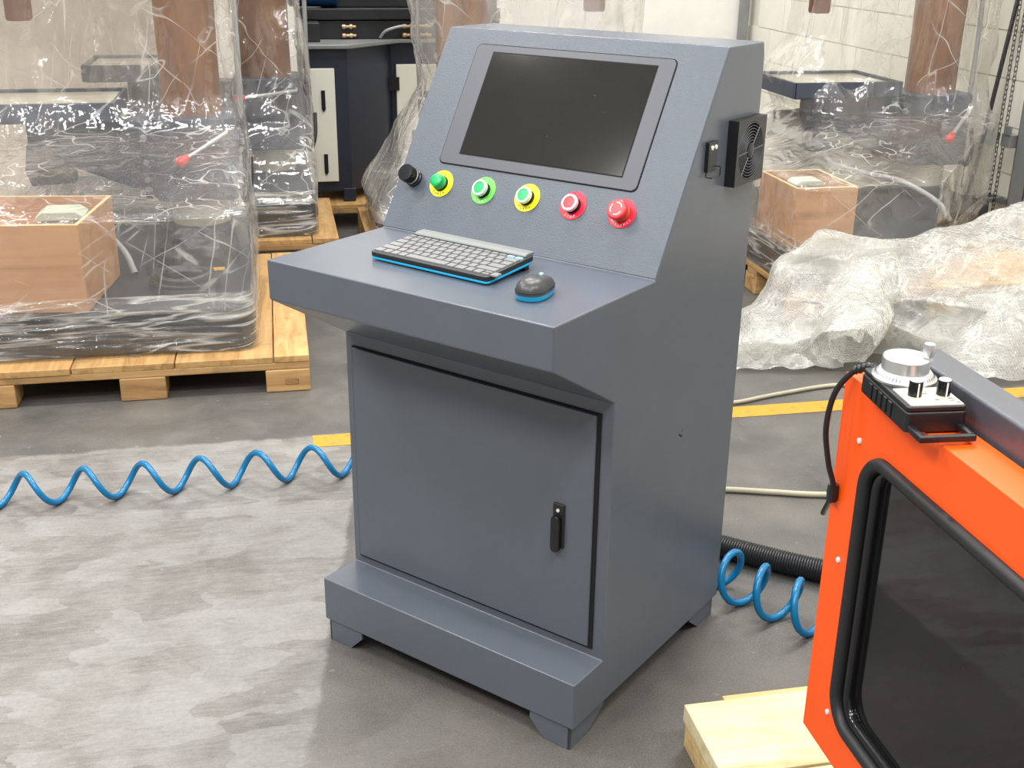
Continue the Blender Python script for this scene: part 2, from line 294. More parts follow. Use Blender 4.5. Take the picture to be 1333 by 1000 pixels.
# ------------------------------------------------------------------ mesh helpers
class MB:
    def __init__(s): s.v = []; s.f = []
    def add(s, vs, fs):
        o = len(s.v); s.v += [tuple(q) for q in vs]; s.f += [tuple(i+o for i in f) for f in fs]; return s
    def box(s, x0, x1, y0, y1, z0, z1):
        return s.add([(x0,y0,z0),(x1,y0,z0),(x1,y1,z0),(x0,y1,z0),(x0,y0,z1),(x1,y0,z1),(x1,y1,z1),(x0,y1,z1)],
                     [(0,3,2,1),(4,5,6,7),(0,1,5,4),(1,2,6,5),(2,3,7,6),(3,0,4,7)])
    def prism(s, poly, a, b, axis='x'):
        n = len(poly)
        P = {'x': lambda q, c: (c, q[0], q[1]), 'y': lambda q, c: (q[0], c, q[1]), 'z': lambda q, c: (q[0], q[1], c)}[axis]
        vs = [P(q, a) for q in poly] + [P(q, b) for q in poly]
        return s.add(vs, [tuple(range(n))[::-1], tuple(range(n, 2*n))] + [(i, (i+1) % n, n+(i+1) % n, n+i) for i in range(n)])
    def lathe(s, prof, seg=32, mat=None, cap=True):
        mat = mat or Matrix.Identity(4); vs = []; fs = []
        for (r, z) in prof:
            for i in range(seg):
                a = 2*PI*i/seg; vs.append(mat @ Vector((r*math.cos(a), r*math.sin(a), z)))
        n = len(prof)
        for k in range(n-1):
            for i in range(seg):
                j = (i+1) % seg; fs.append((k*seg+i, k*seg+j, (k+1)*seg+j, (k+1)*seg+i))
        if cap: fs.append(tuple(range(seg))[::-1]); fs.append(tuple((n-1)*seg+i for i in range(seg)))
        return s.add(vs, fs)
    def tube(s, pts, rad, seg=10, cap=True, closed=False):
        pts = [Vector(p) for p in pts]; n = len(pts); vs = []; fs = []
        rr = rad if callable(rad) else (lambda i: rad)
        prev = None
        for i in range(n):
            if closed: tg = pts[(i+1) % n]-pts[i-1]
            else: tg = pts[min(i+1, n-1)]-pts[max(i-1, 0)]
            tg.normalize()
            if prev is None:
                a = Vector((0,0,1)) if abs(tg.z) < 0.9 else Vector((1,0,0)); nx = tg.cross(a).normalized()
            else: nx = (prev - tg*prev.dot(tg)).normalized()
            prev = nx; ny = tg.cross(nx)
            for k in range(seg):
                a = 2*PI*k/seg; vs.append(pts[i] + (nx*math.cos(a)+ny*math.sin(a))*rr(i))
        for i in range(n if closed else n-1):
            i2 = (i+1) % n
            for k in range(seg): fs.append((i*seg+k, i*seg+(k+1) % seg, i2*seg+(k+1) % seg, i2*seg+k))
        if cap and not closed: fs.append(tuple(range(seg))[::-1]); fs.append(tuple((n-1)*seg+k for k in range(seg)))
        return s.add(vs, fs)
    def grid(s, fn, nu, nv, closed_u=False):
        vs = [fn(i/(nu if closed_u else nu-1), j/(nv-1)) for j in range(nv) for i in range(nu)]; fs = []
        for j in range(nv-1):
            for i in range(nu if closed_u else nu-1):
                i2 = (i+1) % nu; fs.append((j*nu+i, j*nu+i2, (j+1)*nu+i2, (j+1)*nu+i))
        return s.add(vs, fs)
    def xf(s, mat): s.v = [tuple(mat @ Vector(q)) for q in s.v]; return s
    def build(s, name, mat, parent=None, bevel=0, smooth=None, seg=2, mesh=None, loc=None, rot=None):
        me = s.mesh(name, mat, bevel, smooth, seg)
        return link(name, me, parent, loc, rot)
    def mesh(s, name, mat, bevel=0, smooth=None, seg=2):
        me = bpy.data.meshes.new(name); me.from_pydata(s.v, [], s.f)
        bm = bmesh.new(); bm.from_mesh(me); bmesh.ops.recalc_face_normals(bm, faces=bm.faces)
        if bevel:
            es = [e for e in bm.edges if len(e.link_faces) == 2 and e.calc_face_angle(0) > R(25)]
            bmesh.ops.bevel(bm, geom=es, offset=bevel, segments=seg, affect='EDGES', profile=0.5, clamp_overlap=True)
        cn = None
        if bevel:
            cn = []; lim = math.cos(R(50)); bm.normal_update()
            for f in bm.faces:
                for l in f.loops:
                    a_ = Vector((0,0,0))
                    for g in l.vert.link_faces:
                        if g.normal.dot(f.normal) > lim: a_ += g.normal*g.calc_area()
                    cn.append(a_.normalized() if a_.length > 0 else f.normal.copy())
        bm.to_mesh(me); bm.free()
        if mat: me.materials.append(M[mat] if isinstance(mat, str) else mat)
        if smooth is not None or bevel:
            me.shade_smooth(); me.set_sharp_from_angle(angle=R(smooth if smooth is not None else 35))
            if cn: me.normals_split_custom_set(cn)
        return me
def link(name, me, parent=None, loc=None, rot=None):
    o = bpy.data.objects.new(name, me); COL.objects.link(o)
    if parent: o.parent = parent
    if loc: o.location = loc
    if rot: o.rotation_euler = rot
    return o
def empty(name, loc=(0,0,0), rz=0):
    o = bpy.data.objects.new(name, None); COL.objects.link(o); o.location = loc; o.rotation_euler = (0,0,rz); o.empty_display_size = 0.1; return o
def tag(o, label, cat, group=None):
    o['label'] = label; o['category'] = cat
    if group: o['group'] = group
    return o
def structure(o): o['kind'] = 'structure'; return o
def rrect(x0, x1, y0, y1, r, n=6):
    out = []
    for cx, cy, a0 in ((x1-r,y1-r,0),(x0+r,y1-r,90),(x0+r,y0+r,180),(x1-r,y0+r,270)):
        for k in range(n+1):
            a = R(a0+90*k/n); out.append((cx+r*math.cos(a), cy+r*math.sin(a)))
    return out
def text_mesh(chars, size, arc=None, extrude=0.0004):
    """letters as one flat mesh in the xy plane; arc = (radius, centre angle, step) bends them round a disc"""
    mb = MB(); dg = None
    for i, ch in enumerate(chars):
        cu = bpy.data.curves.new('letters', 'FONT'); cu.body = ch; cu.size = size; cu.align_x = 'CENTER'; cu.align_y = 'CENTER'; cu.extrude = extrude; cu.resolution_u = 2
        ob = bpy.data.objects.new('letters', cu); COL.objects.link(ob)
        me = bpy.data.meshes.new_from_object(ob.evaluated_get(bpy.context.evaluated_depsgraph_get()))
        rad, ca, st = arc; a = ca + (i-(len(chars)-1)/2)*st
        mt = Matrix.Translation((rad*math.cos(a), rad*math.sin(a), 0)) @ Matrix.Rotation(a+PI/2, 4, 'Z')
        mb.add([mt @ q.co for q in me.vertices], [tuple(p.vertices) for p in me.polygons])
        bpy.data.objects.remove(ob); bpy.data.curves.remove(cu); bpy.data.meshes.remove(me)
    return mb

# ================================================================== setting
structure(MB().box(-8, 3.26, -6, 6.6, -0.12, 0).build('floor', 'floor'))
WX = 3.20
wr = structure(MB().box(WX+0.008, WX+0.2, -3, 6.6, 0, 4.6).build('wall_right', 'mortar'))
bl = MB().box(-0.008, 0.0, -0.2165, 0.2165, -0.1055, 0.1055).mesh('block', 'block')
for r in range(12):
    for k in range(16):
        y = 6.25-0.44*k-(0.22 if r % 2 else 0)
        if y < 0.4: continue
        link('block', bl, wr, (WX+0.008, y, 0.19+0.109+0.218*r))
tr_ = structure(MB().box(WX-0.045, WX, 0.2, 6.4, 0.15, 0.185).build('baseboard_right', 'ply_edge', bevel=0.004))
MB().box(WX+0.0, WX+0.028, 0.2, 6.4, 0.0, 0.15).build('ledge_shadow', 'ledge_shadow', tr_)  # dark strip painted in for the shade under the ledge
wb = structure(MB().box(-8, 3.4, 6.42, 6.6, 0, 4.6).build('wall_back', 'wall'))
pn = MB().box(-0.595, 0.595, -0.012, 0, 0, 4.4).mesh('wall_panel', 'wall', bevel=0.004)
for k in range(7): link('wall_panel', pn, wb, (2.55-1.2*k, 6.42, 0.06))
structure(MB().box(-8, 3.4, -6.1, -5.95, 0, 4.6).build('wall_front', 'wall_dim'))
structure(MB().box(-8.1, -7.95, -6, 6.6, 0, 4.6).build('wall_left', 'wall_dim'))
wp = structure(MB().box(-6, -.62, 4.42, 4.47, 0, 4.4).build('wall_partition', 'partition'))
pp = MB().box(-0.598, 0.598, -0.010, 0, 0, 4.3).mesh('partition_board', 'partition', bevel=0.003)
for k in range(4): link('partition_board', pp, wp, (-1.22-1.2*k, 4.42, 0.0))
tp = structure(MB().box(3.10, 3.16, 6.33, 6.39, 0, 4.4).build('trim_1', 'galv', bevel=0.004))
# floor tape
tag(MB().box(-0.215, 3.0, 1.285, 1.372, 0.0004, 0.0016).build('floor_tape', 'tape'), 'worn yellow safety tape stripe stuck on the concrete floor', 'floor tape')

# ================================================================== operator console
TH = R(-47)
con = tag(empty('operator_console', (0,0,0), TH), 'dark grey metal operator console with screen, push buttons and keyboard shelf', 'control console')
W2 = 0.33
prof = [(0,.053),(0,.1566),(.102,.1566),(.102,.704),(-.102,.825),(-.102,.904),(.228,.904),(.466,1.298),(.615,1.2975),(.622,1.27),(.617,.053)]
MB().prism(prof, -W2, W2, 'x').build('housing', 'console', con, bevel=0.0034)
# slanted control panel skin with textured paint
d = Vector((0, .516, .857)); nrm = Vector((0, -.857, .516)); org = Vector((0, .228, .904))
PM = Matrix((( -1,0,0),(0,d.y,d.z),(0,nrm.y,nrm.z))).transposed()
PM = Matrix(((1,0,0),(0,d.y,nrm.y),(0,d.z,nrm.z))).to_4x4(); PM.translation = org      # (x, s, out) -> console space
MB().box(-W2+.0015, W2-.0015, .003, .457, 0.0002, 0.0014).xf(PM).build('control_panel', 'panel', con, bevel=0.0005)
bz = MB().prism(rrect(-.238, .234, .158, .424, .012), 0.0010, 0.0042, 'z').xf(PM).build('monitor_bezel', 'bezel', con, bevel=0.0012)
MB().prism(rrect(-.2400, .236, .156, .426, .013), 0.0010, 0.0018, 'z').xf(PM).build('bezel_gap', 'gap', bz)
MB().box(-.1925, .1985, .181, .409, 0.003, 0.0046).xf(PM).build('screen_frame', 'gap', bz)
MB().box(-.190, .196, .1835, .4065, 0.003, 0.0050).xf(PM).build('screen', 'screen', bz)
# door
gp = MB().box(-.310, .305, .0985, .103, .176, .678).build('door_gap', 'gap', con)
dr = MB().box(-.306, .297, .094, .104, .181, .675).build('door', 'console', con, bevel=0.0018)
lt = MB().box(.2115, .2375, .0885, .0945, .381, .475).build('latch_handle', 'black', dr, bevel=0.0025)
MB().prism(rrect(.2135, .2325, .374, .452, .0092), .078, .0905, 'y').build('latch_lever', 'blackgloss', lt, bevel=0.002)
MB().lathe([(.0035,0),(.0035,.002)], 12, Matrix.Translation((.2245, .0885, .462)) @ Matrix.Rotation(PI/2, 4, 'X')).build('keyhole', 'chrome', lt)
# feet: bracket feet with a chamfered inner corner
for sx in (-1, 1):
    for y0, y1, yc in ((.004, .13, 1), (.50, .613, -1)):
        mb = MB()
        xo, xi = sx*.321, sx*.225
        fy = y0 if yc == 1 else y1
        pl = [(xo, 0), (xo, .055), (xi, .055), (xi, .035), (xo-sx*.062, 0)]
        mb.prism(pl, fy, fy+yc*.006, 'y')
        other = y1 if yc == 1 else y0
        pl2 = [(fy, 0), (fy, .055), (other, .055), (other, .035), (fy+yc*.07, 0)]
        mb.prism(pl2, xo, xo-sx*.006, 'x')
        mb.build('foot', 'console', con, bevel=0.001)
# push buttons
def button(name, x, plate, kind, word, ink):
    s = .113
    mt = PM @ Matrix.Translation((x, s, .0014)) @ Matrix.Diagonal((1,1,.8,1))
    part = MB().lathe([(.0275,0),(.029,.0006),(.029,.0016),(.0285,.002)], 40).xf(mt).build(name, plate, con, smooth=30)
    z = .002
    if kind == 'flush':
        MB().lathe([(.0155,z),(.0155,z+.012),(.0158,z+.0125),(.0168,z+.013),(.0168,z+.021),(.0155,z+.0225),(.0128,z+.0225),(.0124,z+.0195)], 36, cap=False).xf(mt).build('collar', 'chrome', part, smooth=30)
        MB().lathe([(.0125,z+.012),(.0125,z+.0205),(.0118,z+.0212),(.006,z+.0214)], 36).xf(mt).build('cap', 'green' if 'start' in name or 'clamp' in name else 'red', part, smooth=30)
        MB().lathe([(.0165,z-.001),(.0165,z+.012)], 36).xf(mt).build('mount', 'gap', part, smooth=30)
    elif kind == 'lamp':
        MB().lathe([(.0165,z-.001),(.0165,z+.006)], 36).xf(mt).build('mount', 'gap', part, smooth=30)
        MB().lathe([(.0155,z+.004),(.0155,z+.0145),(.0148,z+.015),(.0148,z+.017),(.0138,z+.017),(.0138,z+.026),(.012,z+.0275),(.006,z+.028)], 36).xf(mt).build('cap', 'green', part, smooth=30)
    else:
        MB().lathe([(.0165,z-.001),(.0165,z+.010)], 36).xf(mt).build('mount', 'redplate', part, smooth=30)
        MB().lathe([(.0178,z+.006),(.0178,z+.009)], 36).xf(mt).build('yellow_ring', 'tape', part, smooth=30)
        cp = MB().lathe([(.015,z+.009),(.0175,z+.013),(.0198,z+.02),(.0202,z+.027),(.019,z+.031),(.0165,z+.033),(.006,z+.0335)], 40).xf(mt).build('mushroom_cap', 'mushroom', part, smooth=30)
        for a0 in (20, 140, 260):
            pts = [(.0118*math.cos(R(a0+a)), .0118*math.sin(R(a0+a)), z+.0336) for a in range(0, 90, 9)]
            MB().tube(pts, .0011, 6).xf(mt).build('arrow_arc', 'white_print', cp)
    if word: text_mesh(word, .0068 if len(word) < 7 else .0062, (.0232, -PI/2, .30 if len(word) < 7 else .27)).xf(mt @ Matrix.Translation((0,0,.0021))).build('lettering', ink, part)
button('lamp_button', -.213, 'yellow', 'lamp', 'POWER', 'dark_print')
button('start_button', -.104, 'lgreen', 'flush', 'START', 'white_print')
button('clamp_button', .004, 'yellow', 'flush', 'CLAMP', 'dark_print')
button('stop_button', .112, 'redplate', 'flush', 'STOP', 'white_print')
button('emergency_button', .221, 'redplate', 'mushroom', 'EMERGENCY', 'white_print')
mt = PM @ Matrix.Translation((-.287, .115, .0014))
kn = MB().lathe([(.019,0),(.019,.004),(.0165,.006),(.0165,.012)], 36).xf(mt).build('selector_knob', 'black', con, smooth=30)
MB().lathe([(.0135,.011),(.0135,.016),(.0182,.017),(.0188,.033),(.0178,.0355),(.010,.036)], 36).xf(mt).build('knob_cap', 'blackgloss', kn, smooth=30)
MB().lathe([(.0165,.0115),(.0172,.012),(.0172,.0135)], 36).xf(mt).build('knob_ring', 'chrome', kn, smooth=30)
# side fan with round grille
fy, fz, fs = .545, 1.098, .063
X0 = W2
def side(mb): return mb.xf(Matrix(((0,0,1,X0),(1,0,0,fy),(0,1,0,fz),(0,0,0,1))))       # (a, b, out): a along depth, b up
fan = empty('fan_guard', (0,0,0)); fan.parent = con
fr_ = MB()
oct_ = []
nn = 48
for i in range(nn):
    a = 2*PI*i/nn
    ro = fs/max(abs(math.cos(a)), abs(math.sin(a))); ri = .056*min(1.0, 1.0)
    oct_.append((a, ro, ri))
vs = []; 
for a, ro, ri in oct_:
    c_, s_ = math.cos(a), math.sin(a)
    vs += [(ro*c_, ro*s_, 0), (ro*c_, ro*s_, .022), (ri*c_, ri*s_, .022), (ri*c_, ri*s_, .004)]
fsx = []
for i in range(nn):
    j = (i+1) % nn
    for k in range(3): fsx.append((i*4+k, j*4+k, j*4+k+1, i*4+k+1))
fr_.add(vs, fsx); side(fr_).build('guard_frame', 'black', fan, smooth=30)
side(MB().lathe([(.0565,.003),(.0565,.005)], 48)).build('fan_opening', 'gap', fan)
gr = MB()
for k in range(7):
    r_ = .0205+.0056*k
    gr.tube([(r_*math.cos(2*PI*i/48), r_*math.sin(2*PI*i/48), .0215) for i in range(48)], .0008, 6, closed=True)
for a in (52, 232, 4, 184): gr.tube([(.012*math.cos(R(a)), .012*math.sin(R(a)), .0212), (.057*math.cos(R(a)), .057*math.sin(R(a)), .0212)], .0013, 6)
side(gr).build('grille', 'grille', fan, smooth=40)
side(MB().lathe([(.0155,.019),(.0155,.022),(.014,.0228)], 32)).build('grille_hub', 'black', fan, smooth=30)
# small hook plate with two screws
hk = MB().box(W2+.001, W2+.008, .391, .429, 1.076, 1.132).build('cable_hook', 'black', con, bevel=0.001)
MB().tube([(W2+.004,.393,1.078),(W2+.004,.393,1.067),(W2+.016,.393,1.067),(W2+.016,.427,1.067),(W2+.016,.427,1.084),(W2+.004,.427,1.084)], .0012, 6).build('hook_bar', 'black', hk)
for yy in (.403, .418):
    MB().lathe([(.0048,0),(.0045,.002),(.002,.003)], 16, Matrix.Translation((W2+.008, yy, 1.121)) @ Matrix.Rotation(PI/2, 4, 'Y')).build('screw', 'chrome', hk, smooth=40)
# chipped paint on the side sheet
cb = MB(); rnd = random.Random(3)
for k in range(7):
    yy, zz, rr = .372+rnd.uniform(-.008, .01), .548+rnd.uniform(-.008, .008), rnd.uniform(.0012, .0035)
    pl = [(yy+rr*rnd.uniform(.4,1.2)*math.cos(q*PI/3), zz+rr*rnd.uniform(.4,1.2)*math.sin(q*PI/3)) for q in range(6)]
    cb.prism(pl, W2-.0005, W2+.0003, 'x')
cb.build('paint_chip', 'gap', con)

# ------------------------------------------------------------------ keyboard and mouse (console frame)
def cpos(x, y, z): v = Matrix.Rotation(TH, 4, 'Z') @ Vector((x, y, z)); return (v.x, v.y, v.z)
KZ = .9045
kb = tag(empty('keyboard', cpos(-.032, .016, KZ), TH+R(-1.2)), 'compact grey keyboard with cyan underside on the console shelf', 'keyboard')
KW = .1425; KD = .150
tilt = Matrix.Rotation(R(4.2), 4, 'X')
MB().prism(rrect(-KW, KW, 0, KD-.012, .009), .0022, .0068, 'z').xf(tilt).build('underside', 'cyan', kb, bevel=.0012)
MB().prism(rrect(-KW, KW, 0, KD-.006, .009), .0068, .0165, 'z').xf(tilt).build('case', 'kbd_dark', kb, bevel=.0018)
MB().prism([(.122,.0155),(.1215,.0195),(.130,.0225),(.150,.0215),(.1525,.0175),(.148,.012)], -KW+.006, KW-.006, 'x').xf(tilt).build('rear_strip', 'kbd', kb, bevel=.002)
for sx in (-1, 1): MB().box(sx*.12-.016, sx*.12+.016, KD-.03, KD-.016, .0, .0135).build('riser_foot', 'black', kb, bevel=.001)
cache = {}
def key(x, y, w_, h_, mat='key'):
    k = (round(w_, 4), round(h_, 4), mat)
    if k not in cache:
        a, b = w_/2-.0016, h_/2-.0017
        m_ = MB().add([(-a,-b,0),(a,-b,0),(a,b,0),(-a,b,0),(-a+.0006,-b+.0006,.0024),(a-.0006,-b+.0006,.0024),(a-.0006,b-.0005,.0024),(-a+.0006,b-.0005,.0024)],
                      [(4,5,6,7),(0,1,5,4),(1,2,6,5),(2,3,7,6),(3,0,4,7)])
        cache[k] = m_.mesh('key', mat)
    p = tilt @ Vector((x, y, .0163))
    link('key', cache[k], kb, p, (R(4.2), 0, 0))
U = .278/14.6; RH = .0198
rows = [[1.1,1,1,1,5.2,1,1.3,1,1,'s',1],[2.1]+[1]*10+[2.5],[1.7]+[1]*11+[1.9],[1.4]+[1]*12+[1.2],[1]*13+[1.6]]
for ri, row in enumerate(rows):
    x = -.139; y = .0070+RH*(ri+.5)
    for k in row:
        if k == 's':
            key(x+U/2, y-RH/4, U, RH/2); key(x+U/2, y+RH/4, U, RH/2); x += U; continue
        if ri == 0 and sum(1 for q in row if q != 's')-1 == 0: pass
        key(x+k*U/2, y, k*U, RH); x += k*U
for k in range(15):
    ww = .278/15
    key(-.139+ww*(k+.5), .0070+RH*5+.0062, ww, .0115, 'lightcyan' if k >= 13 else 'key')
ms = tag(empty('computer_mouse', cpos(.207, .022, KZ), TH+R(14)), 'small dark grey mouse with cyan base beside the keyboard', 'mouse')
def mouse_shell(z0, z1, top, sx=1.0):
    mb = MB(); nr = 14
    def fn(u, v):
        a = 2*PI*u
        c_, s_ = math.cos(a), math.sin(a)
        ex = .78
        px = .0295*sx*math.copysign(abs(c_)**ex, c_); py = .049*sx*math.copysign(abs(s_)**ex, s_)
        if top:
            f = math.cos(v*PI/2)**.55 if v < 1 else 0; zz = z0+(z1-z0)*math.sin(v*PI/2)*(1-.12*(py/.049))
            return (px*f, py*f, zz)
        return (px*(1-.06*(1-v)), py*(1-.06*(1-v)), z0+(z1-z0)*v)
    mb.grid(fn, 40, nr, True); 
    return mb
mouse_shell(.0012, .010, False).build('base', 'cyan', ms, smooth=60)
mouse_shell(.010, .034, True, 1.0).build('shell', 'mouse', ms, smooth=60)
mouse_shell(.0102, .0155, False, 1.008).build('side_grip', 'kbd_dark', ms, smooth=60)
MB().lathe([(.004,-.003),(.0075,-.0026),(.0075,.0026),(.004,.003)], 20, Matrix.Translation((0,.031,.0245)) @ Matrix.Rotation(PI/2, 4, 'Y')).build('scroll_wheel', 'lightcyan', ms, smooth=40)

# ================================================================== orange machine on the right
om = tag(empty('orange_machine', (.434, -.74, .09)), 'orange machine enclosure with black gasketed window and grey rear guard', 'machine')
def omp(mb): return mb.xf(Matrix.Translation((-.434, .74, -.09)))
# orange sheet panel with a rounded window opening, face in the plane x = .434
YL, YR, ZB, ZT = -.740, -2.05, .424, .972
wy0, wy1, wz0, wz1, wr_ = -.824, -1.95, .500, .894, .045
inner = rrect(wy1, wy0, wz0, wz1, wr_, 8)
n = len(inner)
def ray_rect(p):
    cy_, cz_ = (YL+YR)/2, (ZB+ZT)/2
    return p
outer = []
for (y, z) in inner:                                   # project window outline to the outer rectangle
    y0, y1, z0, z1 = YR, YL, ZB, ZT
    cand = {'t': z1-z, 'b': z-z0, 'l': y1-y, 'r': y-y0}
    outer.append((y, z))
def sheet(x0, x1):
    bm = bmesh.new()
    ov = [bm.verts.new((x0, y, z)) for (y, z) in ((YR,ZB),(YL,ZB),(YL,ZT),(YR,ZT))]
    iv = [bm.verts.new((x0, y, z)) for (y, z) in inner]
    es = [bm.edges.new((ov[i], ov[(i+1) % 4])) for i in range(4)] + [bm.edges.new((iv[i], iv[(i+1) % n])) for i in range(n)]
    r = bmesh.ops.triangle_fill(bm, use_beauty=True, use_dissolve=False, edges=es)
    fcs = [f for f in bm.faces]
    # drop faces inside the window
    for f in list(bm.faces):
        c_ = f.calc_center_median()
        if wy1+.001 < c_.y < wy0-.001 and wz0+.001 < c_.z < wz1-.001 and all((abs(v.co.y-YL) > 1e-6 and abs(v.co.y-YR) > 1e-6) for v in f.verts): bm.faces.remove(f)
    ret = bmesh.ops.extrude_face_region(bm, geom=list(bm.faces))
    for v in [g for g in ret['geom'] if isinstance(g, bmesh.types.BMVert)]: v.co.x = x1
    bmesh.ops.recalc_face_normals(bm, faces=bm.faces)
    mb = MB(); bm.verts.index_update()
    mb.add([v.co.copy() for v in bm.verts], [tuple(v.index for v in f.verts) for f in bm.faces]); bm.free(); return mb
omp(sheet(.434, .488)).build('orange_panel', 'orange', om, bevel=0.0015, smooth=35)
omp(MB().tube([(.433, y, z) for (y, z) in rrect(wy1+.0, wy0-.0, wz0+.0, wz1-.0, wr_, 10)], .0095, 12, closed=True)).build('window_gasket', 'rubber', om, smooth=60)
omp(MB().tube([(.444, y, z) for (y, z) in rrect(wy1+.011, wy0-.011, wz0+.011, wz1-.011, wr_-.010, 10)], .0085, 10, closed=True)).build('inner_seal', 'blackgloss', om, smooth=60)
omp(MB().box(.446, .452, wy1-.01, wy0+.01, wz0-.01, wz1+.01)).build('window_pane', 'window', om)
for (y, z) in ((-.796, .899), (-.782, .719), (-.806, .492)):
    omp(MB().lathe([(.0044,0),(.0040,.002),(.002,.0032)], 16, Matrix.Translation((.434, y, z)) @ Matrix.Rotation(-PI/2, 4, 'Y'))).build('screw', 'chrome', om, smooth=40)
gpoly = [(.4935,-.800),(.500,-.782),(.514,-.772),(.541,-.772),(.541,-2.05),(.4935,-2.05)]
omp(MB().prism(gpoly, .424, 1.010, 'z')).build('grey_guard', 'grey_guard', om, bevel=0.005)
omp(MB().box(.545, 1.12, -2.02, -.86, .13, .86)).build('machine_body', 'grey_guard', om, bevel=0.006)
omp(MB().box(.50, 1.10, -1.98, -.90, .10, .13)).build('machine_foot_frame', 'castdark', om)
# boards under the machine
lp = tag(empty('timber_skid', (.445, -.25, 0)), 'pale pine plank skid under the orange machine', 'pallet')
def lpp(mb, name, mat): return mb.xf(Matrix.Translation((-.445, .25, 0))).build(name, mat, lp, bevel=.002)
for k in range(8):
    y1 = -.250-k*.215; lpp(MB().box(.445, 1.25, y1-.208, y1, .055, .092), 'plank', 'pine')
for x in (.447, .80, 1.16): lpp(MB().box(x, x+.085, -1.95, -.258, .0, .055), 'bearer', 'pine_dark')
lpp(MB().box(.53, .72, -.2485, -.232, .062, .088), 'strip', 'ply_edge')
lpp(MB().box(.553, 1.2, -.72, -.485, .092, .100), 'cover_board', 'pine_dark')
# pendant
pd = tag(empty('handwheel_pendant', (.447, -.875, .972), R(-5)), 'black handwheel pendant with silver dial lying on the orange machine', 'pendant')
PW, PL0, PL1, PT = .036, -.068, .062, .033
MB().prism(rrect(-PW, PW, PL0, PL1, .006), .002, PT-.006, 'z').build('case', 'black', pd, bevel=.003)
MB().prism(rrect(-PW+.001, PW-.001, PL0+.001, PL1-.001, .005), PT-.006, PT, 'z').build('lid', 'black', pd, bevel=.0015)
for k in range(5): MB().box(-PW-.002, -PW+.003, -.030+k*.014, -.021+k*.014, .006, .024).build('grip_rib', 'black', pd, bevel=.001)
MB().prism(rrect(-.030, .032, PL0+.004, -.012, .002), PT, PT+.0012, 'z').build('label_plate', 'label_metal', pd)
dw = MB().lathe([(.037,0),(.0375,.003),(.035,.0045),(.030,.0105),(.029,.011)], 48).xf(Matrix.Translation((0,.024,PT))).build('dial_bezel', 'alu', pd, smooth=30)
tk = MB()
for k in range(50):
    a = 2*PI*k/50; tk.tube([(.0325*math.cos(a), .024+.0325*math.sin(a), PT+.0079), (.0345*math.cos(a), .024+.0345*math.sin(a), PT+.0054)], .00022, 4)
tk.build('dial_ticks', 'gap', dw)
wh = MB().lathe([(.026,.010),(.0275,.011),(.0275,.026),(.026,.0275),(.012,.0278)], 48).xf(Matrix.Translation((0,.024,PT))).build('handwheel', 'alu', pd, smooth=30)
MB().lathe([(.0062,.026),(.0052,.030),(.0062,.033),(.0068,.045),(.0062,.0465),(.003,.047)], 24).xf(Matrix.Translation((.020,.012,PT))).build('crank_grip', 'alu', wh, smooth=30)
for (x, y) in ((-.013,-.034),(.021,-.034)):
    k_ = MB().lathe([(.0078,0),(.0078,.017),(.0072,.0182)], 24).xf(Matrix.Translation((x,y,PT+.001))).build('selector', 'blackgloss', pd, smooth=30)
    MB().lathe([(.0070,.0182),(.0066,.0190)], 24).xf(Matrix.Translation((x,y,PT+.001))).build('selector_top', 'chrome', k_, smooth=30)
    MB().box(x-.0008, x+.0008, y-.0083, y-.0072, PT+.001, PT+.018).build('pointer', 'white_print', k_)
for (x, y) in ((.0,-.030),(.024,-.046),(.026,-.050),(.022,-.054),(.028,-.058),(.006,-.05)):
    MB().box(x-.002, x+.003, y-.0005, y+.0005, PT+.0011, PT+.0015).build('print_mark', 'gap', pd)
hd = [(-.030,PL0+.004),(-.030,PL0-.022),(.030,PL0-.022),(.030,PL0+.004)]
hm = MB().box(-.033,-.025,PL0-.030,PL0+.004,.004,.012).box(.025,.033,PL0-.030,PL0+.004,.004,.012).box(-.033,.033,PL0-.033,PL0-.025,.004,.012)
hm.build('handle', 'black', pd, bevel=.002)
cpts = []
ctrl = [(-.012,PL1-.002,.020),(-.014,PL1+.022,.024),(-.026,PL1+.040,.014),(-.044,PL1+.052,-.02),(-.050,PL1+.054,-.07),(-.042,PL1+.052,-.12),(-.030,PL1+.054,-.16),(-.02,PL1+.10,-.22)]
def spline(ctrl, n=10):
    P = [Vector(q) for q in ctrl]; P = [P[0]*2-P[1]]+P+[P[-1]*2-P[-2]]; out = []
    for i in range(1, len(P)-2):
        for k in range(n):
            t_ = k/n; a, b, c_, d_ = P[i-1], P[i], P[i+1], P[i+2]
            out.append(0.5*((2*b)+(c_-a)*t_+(2*a-5*b+4*c_-d_)*t_**2+(-a+3*b-3*c_+d_)*t_**3))
    out.append(P[-2]); return out
cb_ = MB().tube(spline(ctrl, 10), .0038, 10).build('cable', 'black', pd, smooth=60)
sp = spline(ctrl[:3], 14)
MB().tube(sp, lambda i: (.0062 if i % 4 < 2 else .0046), 12).build('strain_relief', 'black', cb_, smooth=50)
MB().lathe([(.007,-.012),(.008,0),(.007,.012)], 10).xf(Matrix.Translation((-.030,PL1+.055,-.165))).build('plug', 'black', cb_)

